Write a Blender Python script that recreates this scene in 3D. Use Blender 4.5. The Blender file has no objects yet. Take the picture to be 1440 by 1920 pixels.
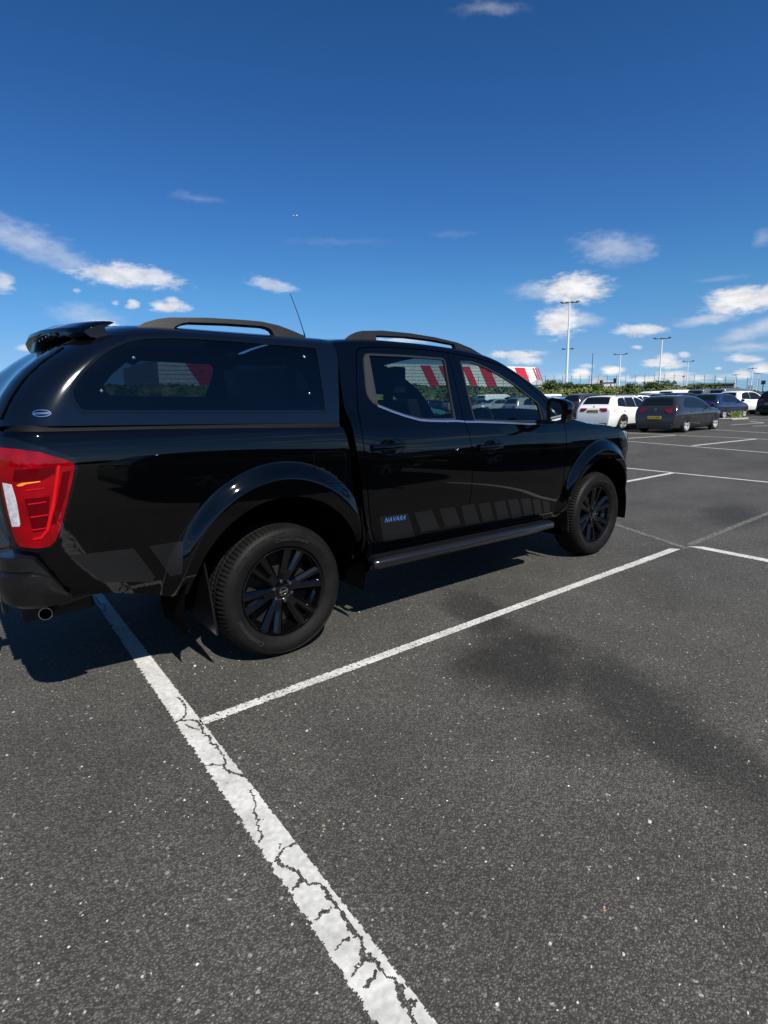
import bpy, bmesh, math, random
from mathutils import Vector, Matrix, Euler, noise
from mathutils.geometry import delaunay_2d_cdt
random.seed(7)
SC=bpy.context.scene
COL=SC.collection
# ------------------------------------------------------------------ camera
CP=(-1.4212,-2.6729,1.4090)
YAW,PITCH,ROLL,FPX=0.900918,-0.194405,-0.0197853,1053.3755
fw=Vector((math.cos(PITCH)*math.cos(YAW),math.cos(PITCH)*math.sin(YAW),math.sin(PITCH)))
rt=fw.cross(Vector((0,0,1))).normalized(); up=rt.cross(fw)
r2=rt*math.cos(ROLL)+up*math.sin(ROLL); u2=-rt*math.sin(ROLL)+up*math.cos(ROLL)
cd=bpy.data.cameras.new('camera'); cam=bpy.data.objects.new('camera',cd); COL.objects.link(cam)
cam.matrix_world=Matrix(((r2.x,u2.x,-fw.x,CP[0]),(r2.y,u2.y,-fw.y,CP[1]),(r2.z,u2.z,-fw.z,CP[2]),(0,0,0,1)))
cd.sensor_fit='VERTICAL'; cd.sensor_height=24; cd.lens=24*FPX/1920
cd.clip_start=.05; cd.clip_end=3000
SC.camera=cam
SC.render.resolution_x=768; SC.render.resolution_y=1024
# ------------------------------------------------------------------ light
SUNV=Vector((-.16,-.86,1.0)).normalized()      # towards the sun: behind the camera, high
sl=bpy.data.lights.new('sun','SUN'); sl.energy=5.0; sl.angle=math.radians(.5); sl.color=(1,.95,.87)
so=bpy.data.objects.new('sun',sl); COL.objects.link(so); so.rotation_euler=SUNV.to_track_quat('Z','Y').to_euler()
EL=math.asin(SUNV.z); AZ=math.atan2(SUNV.x,SUNV.y)
SC.view_settings.view_transform='Standard'; SC.view_settings.look='None'; SC.view_settings.exposure=0.55; SC.view_settings.gamma=1
W=bpy.data.worlds.new('World'); SC.world=W; W.use_nodes=True
wt=W.node_tree; wn=wt.nodes; wn.clear()
def WN(t,**k):
    n=wn.new(t)
    for a,b in k.items(): setattr(n,a,b)
    return n
sky=WN('ShaderNodeTexSky',sky_type='NISHITA'); sky.sun_disc=False; sky.sun_elevation=EL; sky.sun_rotation=AZ
sky.air_density=1.0; sky.dust_density=.35; sky.ozone_density=3.0; sky.altitude=0
hs=WN('ShaderNodeHueSaturation'); hs.inputs['Saturation'].default_value=1.22; hs.inputs['Value'].default_value=1.0
wt.links.new(sky.outputs[0],hs.inputs['Color'])
gm=WN('ShaderNodeMix',data_type='RGBA',blend_type='MULTIPLY'); gm.inputs[0].default_value=1
wt.links.new(hs.outputs[0],gm.inputs[6]); 
tz=WN('ShaderNodeTexCoord'); sz=WN('ShaderNodeSeparateXYZ'); wt.links.new(tz.outputs['Generated'],sz.inputs[0])
rp=WN('ShaderNodeValToRGB'); wt.links.new(sz.outputs['Z'],rp.inputs[0]); ce=rp.color_ramp.elements
for k,(ps,c) in enumerate([(0,(.46,.91,1.79)),(.07,(.56,.78,1.20)),(.17,(.55,.90,1.15)),(.30,(.52,.82,1.15)),(.52,(.43,.72,.98)),(1,(.40,.68,.92))]):
    if k>1: ce.new(ps)
for k,(ps,c) in enumerate([(0,(.46,.91,1.79)),(.07,(.56,.78,1.20)),(.17,(.55,.90,1.15)),(.30,(.52,.82,1.15)),(.52,(.43,.72,.98)),(1,(.40,.68,.92))]):
    ce[k].position=ps; ce[k].color=(c[0]/2,c[1]/2,c[2]/2,1)
d2=WN('ShaderNodeVectorMath',operation='SCALE'); d2.inputs['Scale'].default_value=2; wt.links.new(rp.outputs[0],d2.inputs[0]); wt.links.new(d2.outputs[0],gm.inputs[7])
CLOUDS=[(0.1387,0.9636,0.2284,-1.3281,0.3158,-0.0666,0.0563,0.019,0.42,1),(0.1822,0.9605,0.2105,-1.3494,0.2888,-0.1238,0.0446,0.0151,0.35,1),(0.2635,0.9451,0.1932,-1.376,0.0622,-0.26,0.0817,0.0161,0.8,0),(0.1045,0.9794,0.1727,-1.3965,-0.0858,-0.1217,0.0139,0.0141,0.6,0),(0.3187,0.9355,0.1527,-1.4174,-0.0341,-0.3341,0.0285,0.0087,0.85,0),(0.3219,0.9332,0.1599,-1.4101,-0.0359,-0.3384,0.0111,0.0071,0.8,0),(0.268,0.9511,0.1538,-1.4093,-0.2968,-0.3227,0.011,0.0067,0.8,0),(0.2069,0.969,0.135,-1.4346,0.1037,-0.1966,0.0422,0.0141,0.3,1),(0.2272,0.9659,0.1237,-1.4466,0.055,-0.2246,0.0247,0.0079,0.8,0),(0.4617,0.8665,0.1898,-1.3777,0.1481,-0.4612,0.0386,0.0106,0.5,0),(0.8215,0.5447,0.1689,-1.4011,0.0058,-0.9847,0.0542,0.0222,0.95,0),(0.8009,0.5746,0.1683,-1.4013,0.0663,-0.9375,0.0452,0.0112,0.5,1),(0.8171,0.5637,0.1209,-1.4494,0.0562,-0.9604,0.0364,0.023,0.92,0),(0.8326,0.5399,0.1233,-1.4458,0.1463,-0.9776,0.0286,0.0096,0.55,1),(0.8423,0.4924,0.2192,-1.3467,0.167,-1.0043,0.0459,0.0176,0.42,1),(0.9292,0.3447,0.1331,-1.4371,-0.0533,-1.2231,0.0423,0.0208,0.95,0),(0.9406,0.3118,0.1343,-1.4361,0.0114,-1.2495,0.0309,0.0173,0.9,0),(0.9179,0.3812,0.1103,-1.4599,-0.0708,-1.1854,0.0372,0.0077,0.55,1),(0.8802,0.4639,0.1002,-1.47,0.1003,-1.076,0.0352,0.0095,0.8,0),(0.9377,0.3364,0.0865,-1.4819,-0.2282,-1.2468,0.0285,0.0092,0.45,1),(0.9461,0.3097,0.0951,-1.4731,-0.2239,-1.2765,0.0243,0.0105,0.5,1),(0.7789,0.623,0.0724,-1.4983,0.0361,-0.8939,0.0487,0.0069,0.8,0),(0.7903,0.6096,0.0623,-1.5084,0.0351,-0.912,0.026,0.0069,0.8,0),(0.9411,0.3343,0.0506,-1.52,0.0935,-1.2251,0.0227,0.006,0.85,0),(0.9408,0.3323,0.0677,-1.5029,0.0648,-1.2272,0.0395,0.0068,0.4,1),(0.8993,0.4345,0.049,-1.5218,0.0449,-1.1189,0.0314,0.0073,0.9,0),(0.902,0.4281,0.0566,-1.5141,0.0491,-1.1252,0.0163,0.008,0.7,0),(0.8668,0.4969,0.0412,-1.5295,0.0371,-1.0492,0.0191,0.0067,0.95,0),(0.8419,0.5383,0.0371,-1.5337,0.0331,-1.0011,0.0165,0.0094,0.9,0),(0.8293,0.5578,0.0344,-1.5364,0.0312,-0.978,0.042,0.0069,0.4,1),(0.9085,0.4168,0.0289,-1.5418,0.0363,-1.14,0.0309,0.0081,0.95,0),(0.8871,0.4607,0.0274,-1.5434,0.0334,-1.0913,0.0347,0.0058,0.85,0),(0.9218,0.3869,0.0254,-1.5454,0.0359,-1.1729,0.0185,0.0056,0.8,0),(0.9301,0.3651,0.0393,-1.5311,-0.1543,-1.2032,0.0061,0.0032,0.8,0),(0.9311,0.364,0.0229,-1.5479,0.0357,-1.1977,0.0069,0.0031,0.8,0),(0.9116,0.4064,0.0609,-1.5086,0.2012,-1.1393,0.0088,0.0039,0.6,0),(0.8818,0.4656,0.0756,-1.495,0.0539,-1.0813,0.0084,0.0032,0.5,0),(0.9499,0.3105,0.0366,-1.5342,0.0472,-1.2534,0.0154,0.0075,0.95,0),(0.9426,0.3327,0.0286,-1.5422,0.0407,-1.2306,0.0133,0.0069,0.8,0),(0.8464,0.5302,0.0494,-1.5213,0.0378,-1.0097,0.0131,0.0042,0.5,0),(0.937,0.3483,0.0262,-1.5446,0.0383,-1.2143,0.0271,0.0039,0.4,1),(0.6479,0.5716,0.5035,-1.0407,0.0911,-0.7951,0.0346,0.0074,0.22,1),(0.3565,0.8835,0.3039,-1.262,0.0087,-0.3812,0.0302,0.005,0.12,1),(0.9242,0.3191,0.2099,-1.3348,-0.4568,-1.3444,0.0101,0.0087,0.22,1),(0.1958,0.9659,0.1691,-1.4005,-0.0641,-0.2114,0.0056,0.0037,0.4,0),(0.2444,0.9572,0.1549,-1.4151,-0.0482,-0.2579,0.0044,0.0031,0.4,0),(0.131,0.9876,0.087,-1.4836,-0.0297,-0.1348,0.0228,0.0053,0.7,0),(0.5461,0.7994,0.2506,-1.3175,0.0003,-0.5997,0.0681,0.0046,0.05,1),(0.6885,0.6781,0.2573,-1.3103,0.0481,-0.7806,0.0336,0.0046,0.06,1),(0.9157,0.3669,0.1642,-1.4058,0.0207,-1.1866,0.0264,0.0029,0.15,1),(0.6433,0.7591,0.0997,-1.4709,0.0222,-0.7013,0.0545,0.007,0.5,0),(0.8732,0.4873,0.0075,-1.5633,0.024,-1.062,0.1591,0.0067,0.3,1)]
tc=WN('ShaderNodeTexCoord')
nz=WN('ShaderNodeTexNoise'); nz.inputs['Scale'].default_value=26; nz.inputs['Detail'].default_value=6; nz.inputs['Roughness'].default_value=.6
wt.links.new(tc.outputs['Generated'],nz.inputs['Vector'])
mpn=WN('ShaderNodeMapping'); mpn.inputs['Scale'].default_value=(1,1,2.2); wt.links.new(tc.outputs['Generated'],mpn.inputs[0]); wt.links.new(mpn.outputs[0],nz.inputs['Vector'])
sb=WN('ShaderNodeVectorMath',operation='SUBTRACT'); sb.inputs[1].default_value=(.5,.5,.5); wt.links.new(nz.outputs['Color'],sb.inputs[0])
scl=WN('ShaderNodeVectorMath',operation='MULTIPLY'); scl.inputs[1].default_value=(.035,.035,.022); wt.links.new(sb.outputs[0],scl.inputs[0])
wp=WN('ShaderNodeVectorMath',operation='ADD'); wt.links.new(tc.outputs['Generated'],wp.inputs[0]); wt.links.new(scl.outputs[0],wp.inputs[1])
scs=WN('ShaderNodeVectorMath',operation='SCALE'); scs.inputs['Scale'].default_value=.4; wt.links.new(scl.outputs[0],scs.inputs[0])
wp2=WN('ShaderNodeVectorMath',operation='ADD'); wt.links.new(tc.outputs['Generated'],wp2.inputs[0]); wt.links.new(scs.outputs[0],wp2.inputs[1])
mpf=WN('ShaderNodeMapping'); mpf.inputs['Scale'].default_value=(1,1,2.6); wt.links.new(tc.outputs['Generated'],mpf.inputs[0])
nzf=WN('ShaderNodeTexNoise'); nzf.inputs['Scale'].default_value=48; nzf.inputs['Detail'].default_value=7; nzf.inputs['Roughness'].default_value=.62; wt.links.new(mpf.outputs[0],nzf.inputs['Vector'])
fb=WN('ShaderNodeMapRange'); fb.inputs[1].default_value=.28; fb.inputs[2].default_value=.72; fb.inputs[3].default_value=-.33; fb.inputs[4].default_value=.33; wt.links.new(nzf.outputs['Fac'],fb.inputs[0])
acc=None; shade=None
for (cx,cy,cz,rx,ry,rz,la,lb,den,soft) in CLOUDS:
    m=WN('ShaderNodeMapping',vector_type='TEXTURE'); small=la<.03
    m.inputs['Location'].default_value=(cx,cy,cz); m.inputs['Rotation'].default_value=(rx,ry,rz); m.inputs['Scale'].default_value=(la,lb,.3)
    wt.links.new((wp2 if small else wp).outputs[0],m.inputs[0])
    ln=WN('ShaderNodeVectorMath',operation='LENGTH'); wt.links.new(m.outputs[0],ln.inputs[0])
    mr=WN('ShaderNodeMapRange',interpolation_type='SMOOTHSTEP'); mr.inputs[1].default_value=1.65 if soft else 1.28; mr.inputs[2].default_value=-.1 if soft else .35
    mr.inputs[3].default_value=0; mr.inputs[4].default_value=den; af=WN('ShaderNodeMath',operation='ADD'); wt.links.new(ln.outputs['Value'],af.inputs[0]); wt.links.new(fb.outputs[0],af.inputs[1]); wt.links.new(af.outputs[0],mr.inputs[0])
    if acc is None: acc=mr.outputs[0]
    else:
        mx=WN('ShaderNodeMath',operation='MAXIMUM'); wt.links.new(acc,mx.inputs[0]); wt.links.new(mr.outputs[0],mx.inputs[1]); acc=mx.outputs[0]
nz2=WN('ShaderNodeTexNoise'); nz2.inputs['Scale'].default_value=38; nz2.inputs['Detail'].default_value=5; wt.links.new(mpn.outputs[0],nz2.inputs['Vector'])
cr=WN('ShaderNodeMapRange'); cr.inputs[1].default_value=.3; cr.inputs[2].default_value=.7; cr.inputs[3].default_value=8.0; cr.inputs[4].default_value=11.4; wt.links.new(nz2.outputs['Fac'],cr.inputs[0])
cc=WN('ShaderNodeVectorMath',operation='SCALE'); cc.inputs[0].default_value=(1.0,.985,1.0); wt.links.new(cr.outputs[0],cc.inputs['Scale'])
# high streaky cloud on the side of the sun, seen only in reflections
cm=WN('ShaderNodeMix',data_type='RGBA'); wt.links.new(acc,cm.inputs[0]); wt.links.new(gm.outputs[2],cm.inputs[6]); wt.links.new(cc.outputs[0],cm.inputs[7])
mp3=WN('ShaderNodeMapping'); mp3.inputs['Scale'].default_value=(1.6,1.2,16); mp3.inputs['Rotation'].default_value=(.12,0,0); wt.links.new(tc.outputs['Generated'],mp3.inputs[0])
nz3=WN('ShaderNodeTexNoise'); nz3.inputs['Scale'].default_value=2.2; nz3.inputs['Detail'].default_value=5; wt.links.new(mp3.outputs[0],nz3.inputs['Vector'])
sx=WN('ShaderNodeSeparateXYZ'); wt.links.new(tc.outputs['Generated'],sx.inputs[0])
m1=WN('ShaderNodeMapRange',interpolation_type='SMOOTHSTEP'); m1.inputs[1].default_value=.50; m1.inputs[2].default_value=.68; wt.links.new(nz3.outputs['Fac'],m1.inputs[0])
m2=WN('ShaderNodeMapRange',interpolation_type='SMOOTHSTEP'); m2.inputs[1].default_value=-.15; m2.inputs[2].default_value=-.5; wt.links.new(sx.outputs['Y'],m2.inputs[0])
m3=WN('ShaderNodeMapRange',interpolation_type='SMOOTHSTEP'); m3.inputs[1].default_value=.42; m3.inputs[2].default_value=.12; m3.inputs[4].default_value=.75; wt.links.new(sx.outputs['Z'],m3.inputs[0])
pm=WN('ShaderNodeMath',operation='MULTIPLY'); wt.links.new(m1.outputs[0],pm.inputs[0]); wt.links.new(m2.outputs[0],pm.inputs[1])
pm2=WN('ShaderNodeMath',operation='MULTIPLY'); wt.links.new(pm.outputs[0],pm2.inputs[0]); wt.links.new(m3.outputs[0],pm2.inputs[1])
cm2=WN('ShaderNodeMix',data_type='RGBA'); wt.links.new(pm2.outputs[0],cm2.inputs[0]); wt.links.new(cm.outputs[2],cm2.inputs[6]); cm2.inputs[7].default_value=(9,9,9.6,1)
bg=WN('ShaderNodeBackground'); bg.inputs['Strength'].default_value=.062; wt.links.new(cm2.outputs[2],bg.inputs['Color'])
wo=WN('ShaderNodeOutputWorld'); wt.links.new(bg.outputs[0],wo.inputs[0])
SC.cycles.transparent_max_bounces=16
# ------------------------------------------------------------------ helpers
def new_mat(name):
    m=bpy.data.materials.new(name); m.use_nodes=True; return m,m.node_tree.nodes,m.node_tree.links,m.node_tree.nodes['Principled BSDF']
def mat(name,col,rough=.5,metal=0,coat=0,spec=.5,var=0,scale=8,bump=0,bscale=80,ior=1.5):
    m,n,l,b=new_mat(name)
    b.inputs['Base Color'].default_value=(*col,1); b.inputs['Roughness'].default_value=rough; b.inputs['Metallic'].default_value=metal
    b.inputs['Coat Weight'].default_value=coat; b.inputs['Coat Roughness'].default_value=.03; b.inputs['Specular IOR Level'].default_value=spec; b.inputs['IOR'].default_value=ior
    t=n.new('ShaderNodeTexCoord')
    if var:
        z=n.new('ShaderNodeTexNoise'); z.inputs['Scale'].default_value=scale; z.inputs['Detail'].default_value=4; l.new(t.outputs['Object'],z.inputs['Vector'])
        r=n.new('ShaderNodeMapRange'); r.inputs[1].default_value=.3; r.inputs[2].default_value=.7; r.inputs[3].default_value=1-var; r.inputs[4].default_value=1+var; l.new(z.outputs['Fac'],r.inputs[0])
        v=n.new('ShaderNodeVectorMath'); v.operation='SCALE'; v.inputs[0].default_value=col; l.new(r.outputs[0],v.inputs['Scale']); l.new(v.outputs[0],b.inputs['Base Color'])
        rr=n.new('ShaderNodeMapRange'); rr.inputs[1].default_value=.3; rr.inputs[2].default_value=.7; rr.inputs[3].default_value=max(0,rough-var*.15); rr.inputs[4].default_value=rough+var*.15; l.new(z.outputs['Fac'],rr.inputs[0]); l.new(rr.outputs[0],b.inputs['Roughness'])
    if bump:
        z=n.new('ShaderNodeTexNoise'); z.inputs['Scale'].default_value=bscale; z.inputs['Detail'].default_value=2; l.new(t.outputs['Object'],z.inputs['Vector'])
        p=n.new('ShaderNodeBump'); p.inputs['Strength'].default_value=1; p.inputs['Distance'].default_value=bump; l.new(z.outputs['Fac'],p.inputs['Height']); l.new(p.outputs[0],b.inputs['Normal'])
    return m
def glass(name,tint,refl=1.0):
    m=bpy.data.materials.new(name); m.use_nodes=True; n=m.node_tree.nodes; l=m.node_tree.links; n.clear()
    t=n.new('ShaderNodeBsdfTransparent'); t.inputs[0].default_value=(*tint,1)
    g=n.new('ShaderNodeBsdfGlossy'); g.inputs['Roughness'].default_value=.01; g.inputs[0].default_value=(refl,refl,refl,1)
    f=n.new('ShaderNodeFresnel'); ge=n.new('ShaderNodeNewGeometry'); rr=n.new('ShaderNodeMapRange'); rr.inputs[3].default_value=1.5; rr.inputs[4].default_value=1/1.5; l.new(ge.outputs['Backfacing'],rr.inputs[0]); l.new(rr.outputs[0],f.inputs[0])
    x=n.new('ShaderNodeMixShader'); l.new(f.outputs[0],x.inputs[0]); l.new(t.outputs[0],x.inputs[1]); l.new(g.outputs[0],x.inputs[2])
    o=n.new('ShaderNodeOutputMaterial'); l.new(x.outputs[0],o.inputs[0]); return m
def parent_to(o,p):
    o.parent=p
    if p is not None and 'abs' in p: pass
def obj(name,vs,fs,m,parent=None,nrm=None,smooth=False,bevel=0,seg=2,mats=None,fm=None,angle=40):
    me=bpy.data.meshes.new(name); me.from_pydata([tuple(v) for v in vs],[],fs); me.validate(verbose=False); me.update()
    if mats:
        for k in mats: me.materials.append(k)
        if fm:
            for p,i in zip(me.polygons,fm): p.material_index=i
    elif m is not None: me.materials.append(m)
    if smooth or nrm:
        me.polygons.foreach_set('use_smooth',[True]*len(me.polygons))
        if nrm: me.normals_split_custom_set_from_vertices([tuple(v) for v in nrm])
        elif angle<180: me.set_sharp_from_angle(angle=math.radians(angle))
    o=bpy.data.objects.new(name,me); COL.objects.link(o)
    if parent is not None: o.parent=parent
    if bevel:
        b=o.modifiers.new('Bevel','BEVEL'); b.width=bevel; b.segments=seg; b.limit_method='ANGLE'; b.angle_limit=math.radians(35); b.harden_normals=True
        me.polygons.foreach_set('use_smooth',[True]*len(me.polygons))
    return o
def tag(o,label,cat=None,group=None,kind=None):
    if label: o['label']=label
    if cat: o['category']=cat
    if group: o['group']=group
    if kind: o['kind']=kind
    return o
def empty(name,loc,label,cat,group=None,rz=0):
    o=bpy.data.objects.new(name,None); COL.objects.link(o); o.location=loc; o.rotation_euler=(0,0,rz); o.empty_display_size=.2
    return tag(o,label,cat,group)
class G:
    def __init__(s): s.v=[]; s.f=[]; s.m=[]
    def add(s,vs,fs,mi=0):
        k=len(s.v); s.v+= [tuple(v) for v in vs]; s.f+=[tuple(i+k for i in f) for f in fs]; s.m+=[mi]*len(fs); return s
    def box(s,x0,x1,y0,y1,z0,z1,mi=0,tf=None):
        vs=[(x,y,z) for x in (x0,x1) for y in (y0,y1) for z in (z0,z1)]
        if tf: vs=[tf(v) for v in vs]
        return s.add(vs,[(0,1,3,2),(4,6,7,5),(0,4,5,1),(2,3,7,6),(0,2,6,4),(1,5,7,3)],mi)
    def tube(s,pts,r,n=10,mi=0,cap=True):
        pts=[Vector(p) for p in pts]; rs=r if isinstance(r,(list,tuple)) else [r]*len(pts); k=len(s.v); ref=None
        for i,p in enumerate(pts):
            d=(pts[min(i+1,len(pts)-1)]-pts[max(i-1,0)]).normalized()
            if ref is None: ref=d.orthogonal().normalized()
            a=(ref-d*ref.dot(d)).normalized(); ref=a; b=d.cross(a)
            for j in range(n):
                t=2*math.pi*j/n; s.v.append(tuple(p+(a*math.cos(t)+b*math.sin(t))*rs[i]))
        for i in range(len(pts)-1):
            for j in range(n): s.f.append((k+i*n+j,k+i*n+(j+1)%n,k+(i+1)*n+(j+1)%n,k+(i+1)*n+j)); s.m.append(mi)
        if cap:
            s.f.append(tuple(k+j for j in range(n))[::-1]); s.f.append(tuple(k+(len(pts)-1)*n+j for j in range(n))); s.m+=[mi,mi]
        return s
    def lathe_y(s,cx,cz,prof,n=64,mi=0,close=False,fn=None):
        # prof: list of (r,y)
        k=len(s.v); m=len(prof)
        for i in range(n):
            t=2*math.pi*i/n
            for j,(r,y) in enumerate(prof):
                if fn: r,y=fn(i,j,r,y)
                s.v.append((cx+r*math.cos(t),y,cz+r*math.sin(t)))
        for i in range(n):
            a=k+i*m; b=k+((i+1)%n)*m
            for j in range(m-1): s.f.append((a+j,a+j+1,b+j+1,b+j)); s.m.append(mi)
        return s
    def prism(s,poly,y0,y1,mi=0,tf=None):
        n=len(poly); vs=[(x,y0,z) for x,z in poly]+[(x,y1,z) for x,z in poly]
        if tf: vs=[tf(v) for v in vs]
        fs=[tuple(range(n)),tuple(range(2*n-1,n-1,-1))]+[(i,i+n,(i+1)%n+n,(i+1)%n) for i in range(n)]
        return s.add(vs,fs,mi)
    def fix(s):
        me=bpy.data.meshes.new('t'); me.from_pydata(s.v,[],s.f); b=bmesh.new(); b.from_mesh(me); bmesh.ops.recalc_face_normals(b,faces=b.faces)
        b.faces.ensure_lookup_table(); s.f=[tuple(v.index for v in f.verts) for f in b.faces]; b.free(); bpy.data.meshes.remove(me); return s
    def obj(s,name,m,parent=None,smooth=False,bevel=0,fix=True,mats=None,**k):
        if fix: s.fix()
        return obj(name,s.v,s.f,m,parent,smooth=smooth,bevel=bevel,mats=mats,fm=s.m if mats else None,**k)
def inpoly(x,y,P):
    c=False; j=len(P)-1
    for i in range(len(P)):
        if (P[i][1]>y)!=(P[j][1]>y) and x<(P[j][0]-P[i][0])*(y-P[i][1])/(P[j][1]-P[i][1])+P[i][0]: c=not c
        j=i
    return c
def resamp(P,step):
    out=[]
    for i in range(len(P)):
        a=P[i]; b=P[(i+1)%len(P)]; d=math.dist(a,b); n=max(1,int(math.ceil(d/step)))
        for k in range(n): out.append((a[0]+(b[0]-a[0])*k/n,a[1]+(b[1]-a[1])*k/n))
    return out
def smoothp(P,it=1,keep=50):
    # chaikin on corners flatter than keep degrees
    for _ in range(it):
        n=len(P); out=[]
        for i in range(n):
            a,b,c=Vector(P[i-1]),Vector(P[i]),Vector(P[(i+1)%n])
            u=(b-a); v=(c-b)
            if u.length<1e-6 or v.length<1e-6: out.append(tuple(b)); continue
            if math.degrees(u.angle(v))>keep: out.append(tuple(b))
            else: out.append(tuple(b-u*.25)); out.append(tuple(b+v*.25))
        P=out
    return P
def inset(P,d):
    n=len(P); A=sum(P[i][0]*P[(i+1)%n][1]-P[(i+1)%n][0]*P[i][1] for i in range(n)); sg=1 if A>0 else -1; out=[]
    for i in range(n):
        a,b,c=Vector(P[i-1]),Vector(P[i]),Vector(P[(i+1)%n])
        e1=(b-a).normalized(); e2=(c-b).normalized(); n1=Vector((-e1.y,e1.x))*sg; n2=Vector((-e2.y,e2.x))*sg
        m=(n1+n2); L=m.length
        if L<.2: out.append(tuple(b+n1*d)); continue
        m/=L; out.append(tuple(b+m*d/max(.5,m.dot(n1))))
    return out
def pdist(x,y,P):
    best=9
    for i in range(len(P)):
        ax,ay=P[i-1]; bx,by=P[i]; dx,dy=bx-ax,by-ay; L=dx*dx+dy*dy
        t=0 if L==0 else max(0,min(1,((x-ax)*dx+(y-ay)*dy)/L)); q=math.hypot(x-ax-dx*t,y-ay-dy*t)
        if q<best: best=q
    return best
CW=1.85
def skin(poly,M,holes=(),step=.05,thick=.018,off=0.0,side=1,back=False,gx=None,edge=.5,lip=0,rings=()):
    """sheet over the surface M(s,z), cut to poly, with custom normals and a rim turned inwards; returns verts,faces,normals"""
    P=resamp(poly,step); H=[resamp(h,step) for h in holes]
    pts=[Vector(p) for p in P]; ed=[(i,(i+1)%len(P)) for i in range(len(P))]; loops=[list(range(len(P)))]
    for h in H:
        k=len(pts); pts+=[Vector(p) for p in h]; ed+=[(k+i,k+(i+1)%len(h)) for i in range(len(h))]; loops.append(list(range(k,k+len(h))))
    x0=min(p[0] for p in P); x1=max(p[0] for p in P); y0=min(p[1] for p in P); y1=max(p[1] for p in P)
    nx=int((x1-x0)/step)+1; ny=int((y1-y0)/step)+1
    for i in range(nx+1):
        for j in range(ny+1):
            x=x0+(x1-x0)*(i+.5*(j%2))/nx; y=y0+(y1-y0)*j/ny
            if any(.83<math.hypot((x-c[0])/c[1],(y-c[3])/c[2])<1.035 for c in rings): continue
            if inpoly(x,y,P) and not any(inpoly(x,y,h) for h in H) and pdist(x,y,P)>step*edge and all(pdist(x,y,h)>step*edge for h in H): pts.append(Vector((x,y)))
    for (cx,rx,rz,cz) in rings:
        for k in range(17):
            q=.845+.175*k/16; n=300
            for i in range(n):
                a=2*math.pi*(i+.5*(k%2))/n; x=cx+rx*q*math.cos(a); y=cz+rz*q*math.sin(a)
                if inpoly(x,y,P) and pdist(x,y,P)>.006: pts.append(Vector((x,y)))
    V,E,F,ov,oe,of=delaunay_2d_cdt(pts,ed,[],0,1e-6)
    mp={}
    for k,o in enumerate(ov):
        for q in o: mp[q]=k
    vs=[];ns=[]
    e=2e-4
    for v in V:
        p=Vector(M(v.x,v.y,off)); a=Vector(M(v.x+e,v.y,off))-Vector(M(v.x-e,v.y,off)); b=Vector(M(v.x,v.y+e,off))-Vector(M(v.x,v.y-e,off))
        n=a.cross(b); n=n.normalized() if n.length>0 else Vector((0,-1,0))
        vs.append(p); ns.append(n)
    fs=[]
    for f in F:
        cx=sum(V[i].x for i in f)/len(f); cy=sum(V[i].y for i in f)/len(f)
        if not inpoly(cx,cy,P) or any(inpoly(cx,cy,h) for h in H): continue
        a,b,c=[V[i] for i in f[:3]]
        ar=(b.x-a.x)*(c.y-a.y)-(c.x-a.x)*(b.y-a.y)
        if abs(ar)<1e-9: continue
        fs.append(tuple(f) if ar>0 else tuple(reversed(f)))
    nv=len(vs)
    if thick:
        for li,L in enumerate(loops):
            A=0; n=len(L); Q=[V[mp[i]] for i in L]
            for i in range(n): A+=Q[i].x*Q[(i+1)%n].y-Q[(i+1)%n].x*Q[i].y
            k=len(vs)
            for i in L:
                q=mp[i]; vs.append(vs[q]); ns.append(Vector((0,0,0)))
            for i in L:
                q=mp[i]; vs.append(vs[q]-ns[q]*thick); ns.append(Vector((0,0,0)))
            for i in range(n):
                j=(i+1)%n; f=(k+i,k+n+i,k+n+j,k+j)
                if (A>0)==(li==0): fs.append(f)
                else: fs.append(f[::-1]) if li==0 else fs.append(f[::-1])
        if back:
            k=len(vs)
            for i in range(nv): vs.append(vs[i]-ns[i]*thick); ns.append(-ns[i])
            fs+=[tuple(k+i for i in reversed(f)) for f in [g for g in fs if max(g)<nv]]
    if side<0:
        vs=[Vector((v.x,CW-v.y,v.z)) for v in vs]; ns=[Vector((n.x,-n.y,n.z)) for n in ns]; fs=[tuple(reversed(f)) for f in fs]
    return vs,fs,ns
def skobj(name,parts,m,parent=None,bevel=0,**k):
    vs=[];fs=[];ns=[]
    for (a,b,c) in parts:
        n=len(vs); vs+=a; ns+=c; fs+=[tuple(i+n for i in f) for f in b]
    return obj(name,vs,fs,m,parent,nrm=ns,**k)
def text_geo(txt,size,bold=0,ital=0):
    c=bpy.data.curves.new('txt','FONT'); c.body=txt; c.size=size; c.align_x='CENTER'; c.align_y='CENTER'; c.extrude=0; c.shear=ital; c.offset=bold; c.resolution_u=3; c.space_character=1.12
    o=bpy.data.objects.new('txt',c); COL.objects.link(o)
    bpy.context.view_layer.update()
    me=bpy.data.meshes.new_from_object(o.evaluated_get(bpy.context.evaluated_depsgraph_get()))
    v=[tuple(x.co) for x in me.vertices]; f=[tuple(p.vertices) for p in me.polygons]
    bpy.data.objects.remove(o); bpy.data.curves.remove(c); bpy.data.meshes.remove(me)
    return v,f

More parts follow.
